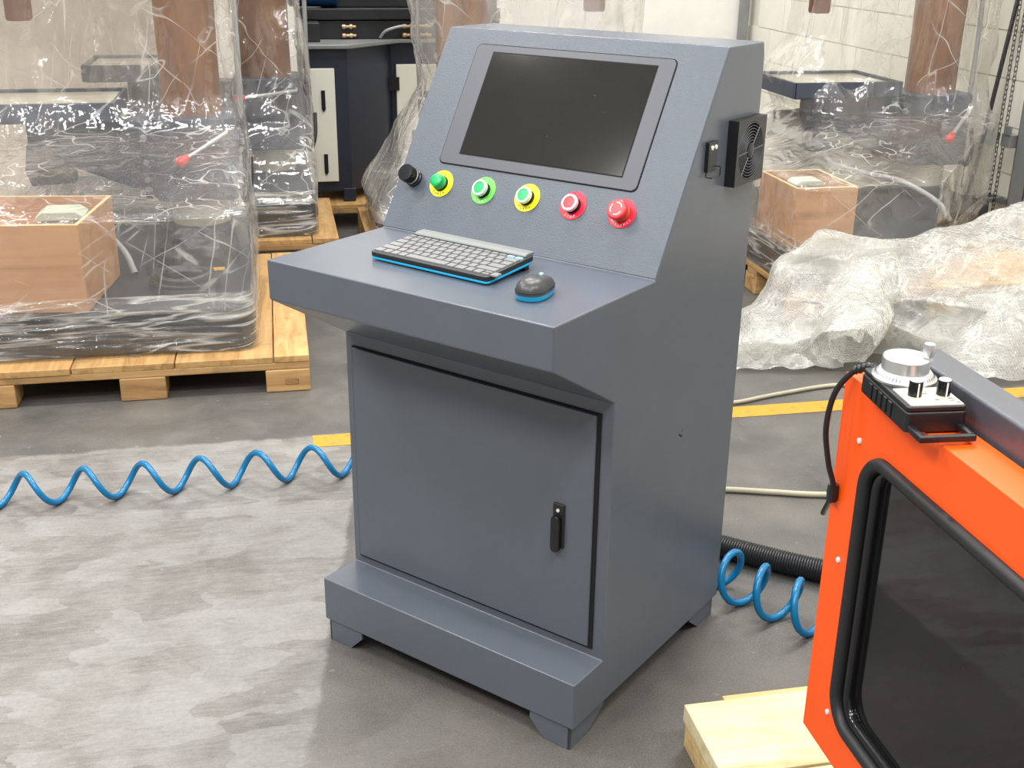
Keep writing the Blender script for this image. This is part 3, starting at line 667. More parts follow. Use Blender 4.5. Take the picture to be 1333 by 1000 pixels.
# ================================================================== hoses on the floor
def polyline(ctrl, step=.004):
    P = spline(ctrl, 40); out = [P[0].copy()]; need = step
    for a, b in zip(P, P[1:]):
        L = (b-a).length; pos = 0.0
        while L-pos >= need: pos += need; out.append(a+(b-a)*(pos/L)); need = step
        need -= L-pos
    return out
base = polyline([(-1.62,1.03,0),(-1.073,1.028,0),(-.60,1.045,0),(-.135,1.068,0),(.12,1.02,0),(.36,.83,0),(.56,.56,0),(.685,.36,0),(.735,.235,0),(.80,.135,0),(.875,.045,0),(.99,-.05,0),(1.32,-.13,0),(1.8,-.22,0),(2.4,-.3,0)], .0022)
pts = []; ph = 0; tr_r = .0088
acc = [0]
for a, b in zip(base, base[1:]): acc.append(acc[-1]+(b-a).length)
# phase: bottoms at x=-1.073 on the left run
HP, HO = .092, 0.0077
def pitch_rad(p):
    if p.x < -.05: return .1563, .043
    if p.x > .70: return HP, .055
    k = (p.x+.05)/.75; return .1563+(HP-.1563)*k+HO*math.sin(PI*k), .043+(.055-.043)*k
i0 = min(range(len(base)), key=lambda i: abs(base[i].x+1.073) + abs(base[i].y-1.028))
phs = [0]*len(base)
for i in range(i0+1, len(base)): phs[i] = phs[i-1]+2*PI*(acc[i]-acc[i-1])/pitch_rad(base[i])[0]
for i in range(i0-1, -1, -1): phs[i] = phs[i+1]-2*PI*(acc[i+1]-acc[i])/pitch_rad(base[i])[0]
for i, p in enumerate(base):
    tg = (base[min(i+1, len(base)-1)]-base[max(i-1, 0)]).normalized(); sd = Vector((-tg.y, tg.x, 0))
    r_ = pitch_rad(p)[1]
    pts.append(p + sd*(r_*math.sin(phs[i])) + Vector((0,0,tr_r+r_-r_*math.cos(phs[i]))))
tag(MB().tube(pts, tr_r, 8).build('air_hose', 'hose_blue', smooth=60), 'coiled bright blue air hose stretched over the concrete floor behind the console', 'hose')
# black corrugated conduit
bp = polyline([(.36,.88,.03),(.60,.60,.03),(.794,.423,.03),(.985,.272,.03),(1.25,.10,.03),(1.75,-.02,.03),(2.5,-.1,.03)], .0022)
tag(MB().tube(bp, lambda i: .0285+(.0018 if i % 3 < 1 else -.0012), 16).build('corrugated_conduit', 'hose_black', smooth=25), 'thick black corrugated conduit lying on the floor behind the console', 'conduit')
tag(MB().tube(polyline([(.55,.92,.009),(.80,.80,.009),(.931,.775,.009),(1.06,.735,.009),(1.206,.693,.009),(1.6,.62,.009),(2.5,.55,.009)], .02), .0085, 10).build('rubber_hose', 'hose_beige', smooth=60), 'dull beige hose crossing the floor between console and orange machine', 'hose')
tag(MB().tube(polyline([(1.05,1.385,.0085),(1.203,1.394,.0085),(1.30,1.42,.0085),(1.397,1.446,.0085),(1.588,1.485,.0085),(1.75,1.47,.0085)], .02), .007, 10).build('rope', 'hose_beige', smooth=60), 'thin beige cord lying along the yellow floor tape', 'cord')

# ================================================================== pallets
def pallet(name, label, x0, x1, y0, y1, mat='pallet', pw=.118, gap=.004, group='wooden shipping pallets', lift=0):
    p = tag(empty(name, ((x0+x1)/2, y0, 0)), label, 'pallet', group)
    off = Vector((-(x0+x1)/2, -y0, 0))
    rnd = random.Random(hash(label) % 99 if False else len(label))
    L = y1-y0; me = None
    xr = x1; widths = [.118] + [.30+.03*rnd.random() for _ in range(12)]; k = 0
    while xr-x0 > .02:
        w_ = min(widths[k], xr-x0)
        if xr-w_-x0 < .08: w_ = xr-x0
        MB().box(-w_/2, w_/2, 0, L, 0, .024).build('plank', 'pallet_y', p, bevel=.003, loc=(xr-w_/2+off.x, rnd.uniform(-.004,.004), .106+rnd.uniform(-.0015,.0015)))
        xr -= w_+.0035; k += 1
    ny = 4 if L > 1.2 else 3
    sm = MB().box(-(x1-x0)/2, (x1-x0)/2, 0, .10, 0, .025).mesh('stringer', 'pallet_x', bevel=.003)
    bm_ = MB().box(-.0745, .0745, 0, .12, 0, .080).mesh('block', 'pallet_x', bevel=.004)
    for k in range(ny):
        yy = (L-.12)*k/(ny-1)
        link('stringer', sm, p, (0, yy+.002, .081))
        nb = 3
        for q in range(nb): link('block', bm_, p, (-(x1-x0)/2+.075+(x1-x0-.15)*q/(nb-1), yy, .0008))
    if lift:
        for q in (-1, 0, 1): MB().box(q*((x1-x0)/2-.06)-.05, q*((x1-x0)/2-.06)+.05, 0, L, -lift+.0008, 0).build('runner', 'pallet_y', p, bevel=.003)
        p.location.z = lift
    return p
PAL1 = pallet('pallet', 'wooden pallet under the nearest film-wrapped drill press on the left', -1.312, -.205, 1.765, 3.13)
st_ = MB()
for (a, b, c_, d_) in ((-.022,.022,.012,.0135),(-.022,.022,.031,.0325),(-.022,-.0205,.012,.0325),(.0205,.022,.012,.0325),(-.017,.008,.019,.0205),(-.017,.008,.025,.0262),(.011,.0125,.013,.032),(.016,.0172,.015,.030)): st_.box(a, b, -.0006, .001, c_, d_)
st_.build('stamp_mark', 'stamp', PAL1, loc=((1.312-.205)/2-.062, .0, .014))
pallet('pallet', 'wooden pallet under the second drill press, behind the left one', -1.45, -.02, 3.18, 4.03, lift=.045)
pallet('pallet', 'wooden pallet under the navy machine cabinet', -.16, 1.0, 4.06, 5.0)
pallet('pallet', 'wooden pallet half under bubble wrap below the right drill press', 1.755, 3.10, 2.16, 3.55)
pallet('pallet', 'wooden pallet directly behind the console under its film-covered drill press', .12, 1.55, 2.95, 4.0)

# ================================================================== drill presses
def drill(label, cx, cy, rz, base_rect, cut=False, spindle=True, z=0, knob=(-.035,-.30,.635)):
    """origin at the column foot on the floor; the table reaches out along -x"""
    d_ = tag(empty('drill_press', (cx, cy, z), rz), label, 'drill press', 'drill presses wrapped in film')
    bx0, bx1, by0, by1 = base_rect
    Z = .1335
    outline = rrect(bx0, bx1, by0, by1, .05)
    if cut: outline = [(bx0,by0),(bx0+.42,by0),(bx1,-.34),(bx1,by1),(bx0,by1)]
    MB().prism(outline, Z, .285, 'z').build('base', 'castdark', d_, bevel=.012)
    MB().lathe([(.165,.285),(.165,.315),(.150,.325),(.128,.330)], 40).build('column_flange', 'castdark', d_, smooth=35)
    cl = MB().lathe([(.118,.325),(.118,.46)], 40).build('column', 'steel', d_, smooth=35)
    pts_ = []
    def fn(u, v):
        a = 2*PI*u; z = .76+1.5*v
        r = .1175+.0035*noise.noise(Vector((3*math.cos(a), 3*math.sin(a), z*4+cx)))
        return (r*math.cos(a), r*math.sin(a), z)
    MB().grid(fn, 40, 40, True).build('paper_sleeve', 'paper', d_, smooth=60)
    # bracket collar
    MB().prism(rrect(-.16, .165, -.155, .155, .05), .44, .775, 'z').build('collar', 'castgrey', d_, bevel=.008)
    MB().box(.16, .20, -.05, .05, .47, .75).build('clamp_lug', 'castgrey', d_, bevel=.006)
    # wedge-shaped table arm
    arm = MB().prism([(-.15,.445),(-.15,.755),(-.64,.765),(-.64,.66),(-.60,.60),(-.50,.585)], -.07, .07, 'y').build('table_arm', 'castgrey', d_, bevel=.006)
    MB().box(-.205, -.145, -.13, .13, .455, .735).build('clamp_jaw', 'castgrey', d_, bevel=.01)
    for zz in (.49, .53, .60, .70):
        MB().lathe([(.013,0),(.013,.012),(.008,.02)], 12, Matrix.Translation((-.19,-.128,zz)) @ Matrix.Rotation(PI/2, 4, 'X')).build('clamp_bolt', 'galv', d_, smooth=40)
    # table: tray with raised lips
    tb = MB()
    tb.box(-.80, -.29, -.22, .22, .775, .835)
    tbo = tb.build('table', 'castgrey', d_, bevel=.006)
    lip = MB().box(-.81,-.28,-.235,-.220,.78,.852).box(-.81,-.28,.220,.235,.78,.852).box(-.815,-.800,-.235,.235,.78,.852).box(-.290,-.275,-.235,.235,.78,.852)
    lip.build('table_lip', 'castgrey', tbo, bevel=.003)
    MB().box(-.795,-.295,-.215,.215,.8345,.838).build('table_top', 'steel', tbo)
    # clamp lever with red ball
    a, b = Vector((.135,-.17,.72)), Vector(knob)
    lv = MB().tube([Vector((.135,-.14,.73)), a, b], .0085, 12).build('clamp_lever', 'alu', d_, smooth=50)
    MB().lathe([(.004,-.03),(.015,-.026),(.016,-.012),(.020,0),(.022,.012),(.016,.024),(.006,.028)], 20,
               Matrix.Translation(b) @ (b-a).to_track_quat('Z', 'Y').to_matrix().to_4x4()).build('lever_knob', 'redball', lv, smooth=60)
    # small gear box and hose loop
    gb = MB().prism([(-.64,.51),(-.66,.57),(-.64,.68),(-.57,.68),(-.47,.56),(-.47,.52)], -.10, -.03, 'y').build('gear_box', 'castdark', d_, bevel=.006)
    MB().tube(spline([(-.56,-.07,.53),(-.55,-.14,.47),(-.47,-.32,.45),(-.36,-.48,.44),(-.25,-.62,.37),(-.21,-.68,.297)], 8), .012, 10).build('coolant_hose', 'grey_hose', d_, smooth=60)
    MB().tube(spline([(.19,-.05,.76),(.195,-.04,1.0),(.20,-.02,1.4),(.22,0,1.9)], 8), .011, 8).build('oil_pipe', 'grey_hose', d_, smooth=60)
    MB().tube(spline([(.17,-.06,.47),(.19,-.11,.43),(.215,-.10,.50),(.22,-.06,.60)], 8), .010, 8).build('hose_loop', 'hose_black', d_, smooth=60)
    # drill arm and head above, spindle in brown paper
    MB().box(-.95, .16, -.14, .14, 1.78, 2.05).build('head_arm', 'castgrey', d_, bevel=.02)
    MB().prism(rrect(-.78,-.44,-.17,.17,.05), 1.55, 2.15, 'z').build('drill_head', 'castgrey', d_, bevel=.02)
    if spindle: MB().lathe([(.045,1.14),(.05,1.15),(.05,1.56)], 24).xf(Matrix.Translation((-.62,0,0))).build('spindle_sleeve', 'paper', d_, smooth=40)
    return d_
D1, D2, D4, D3 = (-.60, 2.97), (-.30, 3.86), (2.87, 3.27), (.585, 3.42)
drill('grey drill press with red lever knob under film, nearest on the left', D1[0], D1[1], 0, (-.79, .215, -1.115, .14))
drill('drill press standing directly behind the nearest left drill press', D2[0], D2[1], 0, (-1.1, .185, -.62, .14), z=.045, knob=(-.13,-.27,.70))
drill('grey drill press with red knob by the white block wall at right', D4[0], D4[1], 0, (-1.11, .20, -1.08, .25), True, knob=(-.035,-.30,.60))
drill('drill press behind the console with only its brown column showing', D3[0], D3[1], PI, (-.85, .42, -.50, .42))

# plywood crates standing on the drill press bases
def open_crate(label, x0, x1, y0, y1, z0, z1, rz=0):
    c_ = tag(empty('plywood_crate', ((x0+x1)/2, (y0+y1)/2, z0)), label, 'crate', 'open plywood crates')
    o = Matrix.Translation((-(x0+x1)/2, -(y0+y1)/2, -z0)); T = .012
    MB().box(x0, x1, y0, y0+T, z0, z1).xf(o).build('side_board', 'ply', c_, bevel=.001)
    MB().box(x0, x1, y1-T, y1, z0, z1).xf(o).build('side_board', 'ply', c_, bevel=.001)
    MB().box(x0, x0+T, y0+T, y1-T, z0, z1).xf(o).build('side_board', 'ply', c_, bevel=.001)
    MB().box(x1-T, x1, y0+T, y1-T, z0, z1).xf(o).build('side_board', 'ply', c_, bevel=.001)
    MB().box(x0+T, x1-T, y0+T, y1-T, z0, z0+T).xf(o).build('bottom_board', 'ply', c_)
    e = MB().box(x0+.0005, x1-.0005, y0+.0005, y0+T, z1, z1+.0012).box(x0+.0005, x1-.0005, y1-T, y1-.0005, z1, z1+.0012).box(x0+.0005, x0+T, y0+T, y1-T, z1, z1+.0012).box(x1-T, x1-.0005, y0+T, y1-T, z1, z1+.0012)
    e.xf(o).build('edge_band', 'ply_edge', c_); c_.rotation_euler = (0,0,rz); return c_
open_crate('open plywood crate holding a grey lamp box on the left drill press', -1.36, -.890, 1.895, 2.34, .287, .583, R(-7))
open_crate('open plywood crate on the base of the right drill press', 1.768, 2.035, 2.29, 2.66, .287, .532)
def lampbox(label, x, y, z, s=1):
    l_ = tag(empty('lamp_box', (x, y, z)), label, 'lamp', 'pale green lamp boxes')
    MB().box(-.065*s, .065*s, -.05*s, .05*s, 0, .07*s).build('box', 'lampgreen', l_, bevel=.005)
    MB().prism([(-.08*s,.07*s),(.08*s,.07*s),(.08*s,.082*s),(.055*s,.10*s),(-.055*s,.10*s),(-.08*s,.082*s)], -.06*s, .06*s, 'y').build('lid', 'lampgreen', l_, bevel=.003)
    MB().box(-.05*s, .05*s, -.04*s, .04*s, -.18*s, 0).build('stand', 'castdark', l_)
lampbox('pale green lidded lamp box inside the left plywood crate', -1.01, 2.14, .48)
lampbox('pale lidded lamp box inside the right plywood crate', 1.90, 2.49, .45, .8)

cl_pts = [(.105*math.cos(a*.2)*(1+.12*math.sin(a*.031)), .085*math.sin(a*.2)*(1+.10*math.cos(a*.043)), .016+.0035*math.sin(a*.37)+a*.00022) for a in range(0, 160)]
tag(MB().tube(cl_pts, .011, 8).build('cable_coil', 'hose_black', None, smooth=60, loc=(-.62, 2.12, .287)), 'loosely coiled black cable on the left drill press base', 'cable')
def bagfn(u, v):
    a = 2*PI*u; h = math.sin(v*PI/2); r_ = math.cos(v*PI/2)**.6 if v < 1 else 0
    q = Vector((math.cos(a)*2, math.sin(a)*2, v*3))
    k = 1+.22*noise.noise(q)+.08*noise.noise(q*3)
    return (.15*r_*math.cos(a)*k, .11*r_*math.sin(a)*k, .002+.12*h*(1+.2*noise.noise(q*1.5)))
tag(MB().grid(bagfn, 60, 24, True).build('parts_bag', 'black', None, smooth=80, loc=(-.60, 2.46, .286)), 'crumpled black plastic parts bag between crate and column at left', 'bag')
tag(MB().box(-.03,.03,-.02,.02,0,.004).build('yellow_tag', 'tape', None, bevel=.001, loc=(-.52, 2.33, .2875)), 'small yellow tag lying beside the black parts bag', 'tag')
def sheetfn(u, v):
    x = -.36+.72*u; z = .42*v*(1-.12*abs(2*u-1))
    q = Vector((x*3, z*3, 1.7))
    return (x+.02*noise.noise(q*2), .05*noise.noise(q*1.2)+.02*(1-2*abs(noise.noise(q*2.5)))-.05*v, z+.015*noise.noise(q*3))
tag(MB().grid(sheetfn, 50, 40).build('packing_sheet', 'sheet', None, smooth=80, loc=(2.46, 3.42, .287), rot=(0, 0, R(-6))), 'crumpled cream packing sheet standing behind the arm of the right drill press', 'packing sheet')

# ================================================================== film covers
def smooth(t_): return t_*t_*(3-2*t_)
def ring(u, x0, x1, y0, y1, r):
    """point and outward normal at fraction u along a rounded rectangle"""
    a, b = x1-x0-2*r, y1-y0-2*r; q = PI*r/2; L = 2*a+2*b+4*q; s_ = (u % 1.0)*L
    for (ln_, kind, dat) in ((b,0,(x1,y0+r,0,1,1,0)),(q,1,(x1-r,y1-r,0)),(a,0,(x1-r,y1,-1,0,0,1)),(q,1,(x0+r,y1-r,90)),(b,0,(x0,y1-r,0,-1,-1,0)),(q,1,(x0+r,y0+r,180)),(a,0,(x0+r,y0,1,0,0,-1)),(q,1,(x1-r,y0+r,270))):
        if s_ <= ln_+1e-9:
            if kind == 0: return dat[0]+dat[2]*s_, dat[1]+dat[3]*s_, dat[4], dat[5]
            t_ = R(dat[2])+s_/r; return dat[0]+r*math.cos(t_), dat[1]+r*math.sin(t_), math.cos(t_), math.sin(t_)
        s_ -= ln_
    return x1, y0+r, 1, 0
def cover(label, cx, cy, rings, wrap_rect, seed, cut=None, mat='film', lift=0):
    """rings: (z, x0, x1, y0, y1) around the column foot"""
    c_ = tag(empty('plastic_cover', (cx, cy, .13+lift)), label, 'plastic cover', 'clear film covers over the drill presses')
    def ext(z):
        if z <= rings[0][0]: return rings[0][1:]
        for a, b in zip(rings, rings[1:]):
            if a[0] <= z <= b[0]:
                k = (z-a[0])/(b[0]-a[0]); k = .5*k+.5*smooth(k); return tuple(a[i]+(b[i]-a[i])*k for i in range(1, 5))
        return rings[-1][1:]
    z0, z1 = rings[0][0], rings[-1][0]
    def fn(u, v):
        z = z0+(z1-z0)*v
        x0, x1, y0, y1 = ext(z); rr_ = .06+.10*smooth(min(1, max(0, (z-.5)/.3)))
        px, py, nx_, ny_ = ring(u, x0, x1, y0, y1, rr_)
        hang = min(1, max(0, (z-.62)/.25)); low = min(1, max(0, (z-.30)/.1))
        # vertical pleats that sharpen higher up, plus slow billows and crumples
        pl = abs(noise.noise(Vector((px*6+seed, py*6, z*.9))))
        bil = noise.noise(Vector((px*2.1, py*2.1+seed*3, z*1.6)))
        cr = noise.noise(Vector((px*11, py*11, z*7+seed)))+.5*abs(noise.noise(Vector((px*20, py*20, z*15+seed))))
        dsp = low*(-.075*pl*(.3+hang)+.03*bil*(.4+hang)+.010*cr)
        X_, Y_ = px+nx_*dsp, py+ny_*dsp
        if cut: X_ = min(X_, cut[0]+cut[2]*min(0, Y_-cut[1])+dsp)
        return (X_, Y_, z-.13)
    MB().grid(fn, 300, 190, True).build('drape', mat, c_, smooth=80)
    x0, x1, y0, y1 = wrap_rect
    def fw_(u, v):
        px, py, nx_, ny_ = ring(u, x0, x1, y0, y1, .055)
        z = .136+.20*v
        q = .006*noise.noise(Vector((px*2, py*2, z*60+seed)))+.006*noise.noise(Vector((px*6+seed, py*6, z*25)))
        k = .0 if z < .285 else -(z-.285)*.35
        X_, Y_ = px+nx_*(.012+q+k), py+ny_*(.012+q+k)
        if cut: X_ = min(X_, cut[0]+cut[2]*min(0, Y_-cut[1])+q)
        return (X_, Y_, z-.13)
    MB().grid(fw_, 240, 40, True).build('base_wrap', 'wrap', c_, smooth=80)
    return c_
cover('clear plastic film draped over the nearest drill press on the left', D1[0], D1[1],
      [(.28,-.83,.235,-1.14,.155),(.60,-.82,.225,-1.13,.19),(.68,-.82,.22,-.80,.22),(.76,-.84,.22,-.36,.25),(.88,-.85,.215,-.29,.26),(1.10,-.80,.20,-.27,.25),(1.5,-.82,.235,-.28,.26),(2.16,-.9,.26,-.3,.28)],
      (-.79, .215, -1.115, .14), 1.3)
cover('clear plastic film bag over the second drill press on the left', D2[0], D2[1],
      [(.28,-1.1,.20,-.64,.155),(.42,-1.0,.20,-.50,.16),(.60,-.86,.205,-.33,.2),(.88,-.85,.20,-.29,.26),(1.10,-.80,.17,-.25,.25),(1.5,-.82,.19,-.28,.26),(2.16,-.9,.24,-.3,.28)],
      (-1.1, .185, -.62, .14), 5.1, lift=.045)
cover('clear plastic film draped over the right drill press by the block wall', D4[0], D4[1],
      [(.28,-1.125,.21,-1.09,.26),(.55,-1.12,.21,-1.08,.26),(.64,-.86,.205,-.72,.25),(.72,-.76,.205,-.32,.25),(.86,-.83,.205,-.25,.25),(1.06,-.74,.24,-.25,.25),(1.5,-.66,.29,-.26,.26),(2.16,-.9,.31,-.3,.28)],
      (-1.11, .20, -1.08, .25), 9.7, (.215, -.30, .95))
cover('clear plastic film hanging round the drill press behind the console', D3[0], D3[1],
      [(.28,-.45,.86,-.45,.52),(.60,-.30,.86,-.35,.35),(.84,-.19,.86,-.28,.28),(1.10,-.24,.82,-.27,.27),(1.5,-.34,.82,-.28,.28),(2.16,-.36,.9,-.3,.3)],
      (-.42, .85, -.42, .50), 14.2, None, 'film_bunched')

# ================================================================== navy machine in the background
nv = tag(empty('navy_machine', (.1, 4.5, .13)), 'navy blue machine cabinet with white doors and black fittings on top', 'machine')
def nvp(mb): return mb.xf(Matrix.Translation((-.1, -4.5, -.13)))
NB = .1335
plan = [(-.13,4.14),(.105,4.14),(.30,4.34),(.36,4.46),(1.0,4.46),(1.0,4.95),(-.13,4.95)]
nvp(MB().prism(plan, NB+.05, .915, 'z')).build('cabinet', 'navy', nv, bevel=.006)
nvp(MB().box(.06,.125,4.13,4.22,NB,.20)).build('foot', 'navy', nv, bevel=.004)
nvp(MB().box(-.12,-.06,4.16,4.22,NB,.20)).build('foot', 'navy', nv, bevel=.004)
nvp(MB().box(.9,.98,4.5,4.6,NB,.20)).build('foot', 'navy', nv, bevel=.004)
d1 = nvp(MB().box(-.125,.038,4.118,4.139,.24,.818)).build('door', 'cream', nv, bevel=.004)
for zz in (.66,.335): nvp(MB().prism([(-.034,zz+.05),(-.014,zz+.05),(-.014,zz-.045),(-.024,zz-.058),(-.034,zz-.045)], 4.110, 4.119, 'y')).build('door_slot', 'gap', d1)
d2 = nvp(MB().box(.385,.99,4.435,4.459,.24,.80)).build('door', 'cream', nv, bevel=.004)
for zz in (.70,.30): nvp(MB().box(.345,.40,4.425,4.436,zz-.035,zz+.035).lathe([(.008,0),(.008,.012)],10,Matrix.Translation((.36,4.426,zz+.015))@Matrix.Rotation(PI/2,4,'X'))).build('hinge', 'gap', d2)
nvp(MB().prism([(-.15,4.10),(.12,4.10),(.40,4.40),(1.02,4.42),(1.02,4.97),(-.15,4.97)], .915, .935, 'z')).build('top_plate', 'galv', nv, bevel=.003)
nvp(MB().box(-.10,.95,4.42,4.9,.935,1.03)).build('valve_block', 'navy_dark', nv, bevel=.004)
nvp(MB().box(-.13,.95,4.40,4.9,1.035,1.09)).build('manifold', 'navy_dark', nv, bevel=.004)
nvp(MB().box(-.10,-.02,4.25,4.42,.935,1.03)).build('side_block', 'navy_dark', nv, bevel=.004)
nvp(MB().box(.0,.95,4.5,4.9,1.09,1.6)).build('upper_housing', 'navy_dark', nv, bevel=.006)
nvp(MB().lathe([(.07,-.13),(.085,-.12),(.085,.12),(.07,.13)],28,Matrix.Translation((-.04,4.5,1.18))@Matrix.Rotation(PI/2,4,'Y'))).build('blue_motor', 'blue', nv, smooth=40)
for x in (.10,.42,.5):
    for zz in (.955,1.0):
        nvp(MB().lathe([(.008,0),(.012,.004),(.012,.02),(.008,.024),(.008,.04),(.013,.042),(.013,.055),(.007,.058),(.007,.075)],12,Matrix.Translation((x,4.405,zz))@Matrix.Rotation(PI/2,4,'Y'))).build('fitting', 'brass', nv, smooth=40)
nvp(MB().tube(spline([(.30,4.39,.945),(.33,4.37,.98),(.40,4.38,1.0),(.44,4.40,1.0)],8),.008,8)).build('hose', 'grey_hose', nv, smooth=60)

# ================================================================== bubble wrap heap
bwp = tag(empty('bubble_wrap', (2.1, 1.9, 0)), 'crumpled heap of clear bubble wrap on the floor before the right drill press', 'bubble wrap')
def bb(mb, name): return mb.xf(Matrix.Translation((-2.1,-1.9,0))).build(name, 'bubble', bwp, smooth=80)
def lerp(tab, x):
    if x <= tab[0][0]: return tab[0][1]
    for a, b in zip(tab, tab[1:]):
        if x <= b[0]: return a[1]+(b[1]-a[1])*smooth((x-a[0])/(b[0]-a[0]))
    return tab[-1][1]
def fold(p, s): return 1-2*abs(noise.noise(p*s))
def heap(u, v):
    x = 1.34+1.61*u
    yf = lerp([(1.34,1.74),(1.5,1.73),(1.78,1.80),(2.2,1.62),(2.6,1.48),(3,1.45)], x)
    H = lerp([(1.34,.03),(1.5,.13),(1.66,.33),(1.78,.385),(2.1,.36),(2.35,.40),(2.6,.47),(2.95,.46)], x)
    yr = lerp([(1.34,1.92),(1.62,2.055)], x)
    prof_ = [(0,yf,0.006),(.10,yf+.015,.07),(.30,yf+(yr-yf)*.30,H*.52),(.55,yf+(yr-yf)*.68,H*.80),(.75,yr,H),(.88,yr+.045,H*.93),(1,yr+.06,H*.55)]
    for a, b in zip(prof_, prof_[1:]):
        if v <= b[0]+1e-9:
            k = (v-a[0])/(b[0]-a[0]); y, z = a[1]+(b[1]-a[1])*k, a[2]+(b[2]-a[2])*smooth(k)*1.0; break
    p = Vector((x, y*1.0, z))
    g = min(1, z/.06)
    q = Vector((x*.8+z*1.5, y+z*.6, z))
    dz = .045*fold(q+Vector((3,1,0)), 2.0)+.026*fold(q, 4.5)+.004*noise.noise(q*20)
    dy = .05*fold(q+Vector((7,0,2)), 2.6)+.018*fold(q+Vector((1,5,0)), 6)+.006*noise.noise(q*11)
    back = 1 if v < .6 else max(0, 1-(v-.6)*2.5)
    return (x+.02*noise.noise(q*6), y-dy*g*back, max(.004, z+dz*g*(.35+.65*back)))
bb(MB().grid(heap, 190, 110), 'draped_sheet')
# rolled part with an open end
A, B = Vector((1.69,1.585,.108)), Vector((2.02,2.03,.27))
ax = (B-A).normalized(); n1 = ax.cross(Vector((0,0,1))).normalized(); n2 = n1.cross(ax)
def roll(u, v):
    turns = 1.6; a = 2*PI*turns*u+.6
    r_ = (.040+.062*u)*(1+.2*v)
    c_ = A+(B-A)*v
    q = Vector((u*9, v*4, 2.0))
    r_ += .012*fold(q, 1.3)*(.4+u)+.006*noise.noise(q*5)
    e = 1+.25*math.sin(a*2+v*3)*.5
    lead = .03*noise.noise(Vector((u*7,0,5)))*(1-v)
    p = c_+ax*lead+n1*(r_*1.18*math.cos(a))*e+n2*(r_*.92*math.sin(a))
    return (p.x, p.y, max(.004, p.z))
bb(MB().grid(roll, 220, 60), 'rolled_end')
# low flap spread to the left
def flap(u, v):
    x = 1.30+.42*u+.06*v; y = 1.67+.34*v-.05*u
    h = .012+.10*math.sin(PI*min(1,max(0,v*.9)))*u**.7*.9+.05*(u**2)*v
    q = Vector((x*1.4+v*.4, y*1.2, .3))
    z = h+.022*fold(q, 4.5)*min(1,u*3+.3)+.008*noise.noise(q*18)
    return (x+.02*noise.noise(q*5), y+.03*noise.noise(q*4+Vector((9,0,0))), max(.003, z))
bb(MB().grid(flap, 70, 60), 'flap')
# crumple at the right
def crump(u, v):
    x = 2.05+.85*u; y = 1.42+.40*v-.06*u
    q = Vector((x*1.3, y*1.3, 4.0))
    z = .02+(.16+.06*u)*math.sin(PI*v*.62)*(math.sin(PI*min(1,u*2.2+.02)*.5))+.04*fold(q,2.6)+.010*fold(q,6)
    return (x, y+.03*noise.noise(q*5), max(.003, z))
bb(MB().grid(crump, 110, 60), 'crumpled_edge')

# ================================================================== roller door hardware at the right wall
dt = tag(empty('door_track', (3.13, 2.828, 0)), 'galvanised steel door track standing against the block wall', 'door track')
MB().box(0,.06,-.055,-.049,.0,2.5).box(.0,.006,-.055,.06,0,2.5).box(0,.06,.054,.06,0,2.5).build('channel', 'galv', dt, bevel=.001)
MB().box(-.004,.0,-.025,.025,.22,.30).build('lock_plate', 'cream', dt, bevel=.001)
MB().box(-.008,-.003,-.010,.010,.245,.275).build('lock_hole', 'gap', dt)
br = tag(empty('chain_bracket', (3.195, 3.01, .285)), 'small steel chain keeper bracket bolted to the wall beside the track', 'bracket')
MB().box(-.09,0,-.012,.012,-.01,.012).build('arm', 'galv', br, bevel=.002)
MB().box(-.02,0.003,-.10,.10,-.01,.012).build('rail', 'galv', br, bevel=.002)
MB().lathe([(.012,-.01),(.020,-.004),(.020,.016),(.010,.022)],14,Matrix.Translation((-.08,.10,-.02))).build('roller', 'gap', br, smooth=40)
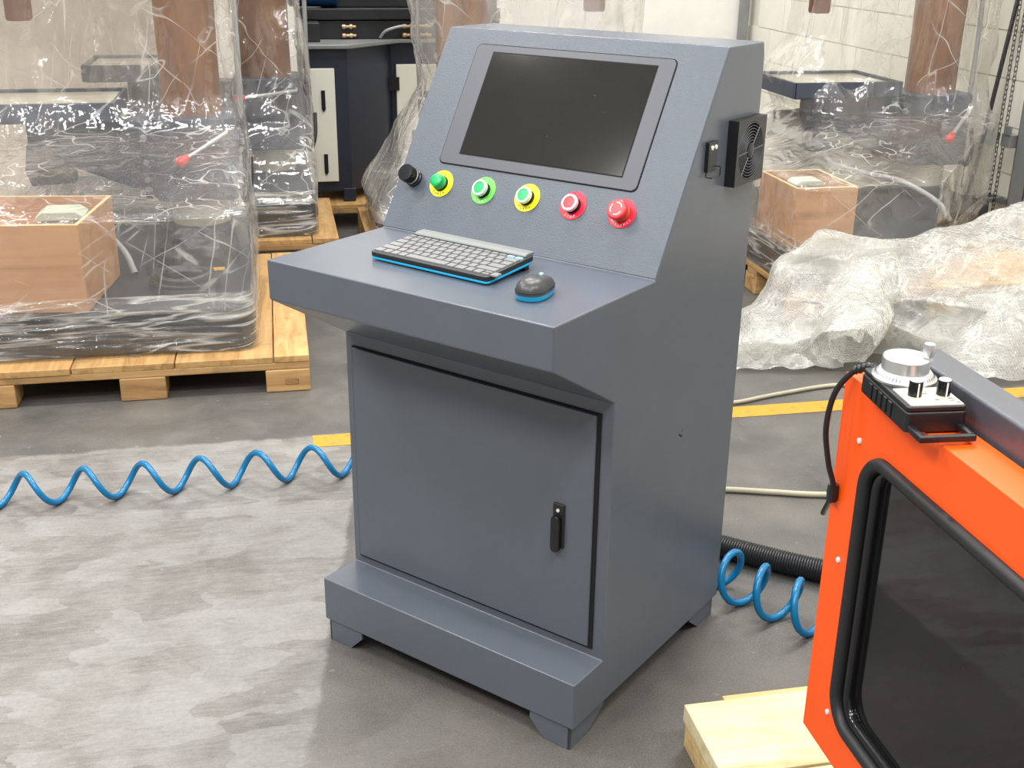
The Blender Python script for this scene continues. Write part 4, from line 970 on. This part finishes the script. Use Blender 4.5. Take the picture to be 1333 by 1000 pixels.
MB().lathe([(.012,-.01),(.024,-.004),(.024,.016),(.010,.022)],14,Matrix.Translation((-.07,-.02,-.10))@Matrix.Rotation(PI/2,4,'Y')).build('roller', 'gap', br, smooth=40)
b3 = tag(empty('pipe_stub', (3.195, 3.16, .17)), 'grey pipe coupling on the wall below the corrugated cable', 'pipe')
MB().lathe([(.035,0),(.035,.05),(.024,.055),(.024,.10),(.012,.102),(.012,.17)],18,Matrix.Rotation(-PI/2,4,'Y')).build('coupling', 'galv', b3, smooth=40)
b2 = tag(empty('latch_bracket', (3.150, 2.92, .585)), 'bolted latch fitting on the track side, halfway up the wall', 'latch')
MB().box(-.05,.0,-.02,.05,-.03,.03).build('latch_body', 'galv', b2, bevel=.003)
MB().tube([(-.06,.06,.0),(-.03,.10,-.01),(-.02,.12,.015)],.006,8).build('latch_bolt', 'chain', b2)
MB().box(-.055,-.045,-.02,.03,.03,.07).build('latch_ear', 'galv', b2)
lk = MB().tube([(.0075*math.cos(2*PI*i/14), 0, .0075*math.sin(2*PI*i/14)*1.0+(.007 if math.sin(2*PI*i/14) > 0 else -.007)) for i in range(14)], .0020, 5, closed=True)
def chain(label, y0, y1, x):
    mb = MB(); zz = .12; k = 0
    while zz < 1.5:
        yy = y0+(y1-y0)*(zz-.12)/1.4
        mt_ = Matrix.Translation((0, yy-y0, zz-.12)) @ Matrix.Rotation(R(20+90*(k % 2)), 4, 'Z')
        mb.add([mt_ @ Vector(q) for q in lk.v], lk.f); zz += .0225; k += 1
    o = mb.build('hanging_chain', 'chain', None, smooth=60, loc=(x, y0, .12)); tag(o, label, 'chain', 'hoist chains hanging at the wall')
chain('steel hoist chain nearer the corrugated cable', 3.037, 3.037, 3.13)
chain('steel hoist chain nearer the door track', 2.988, 2.988, 3.13)
cc = [Vector((3.13, 3.225-.135*((q/180)**0.9), .20+q*.0045)) for q in range(330)]
tag(MB().tube(cc, lambda i: .0105+(.0012 if i % 2 else -.0012), 10).build('wall_cable', 'hose_black', smooth=25), 'black corrugated cable sleeve hanging along the block wall', 'cable')
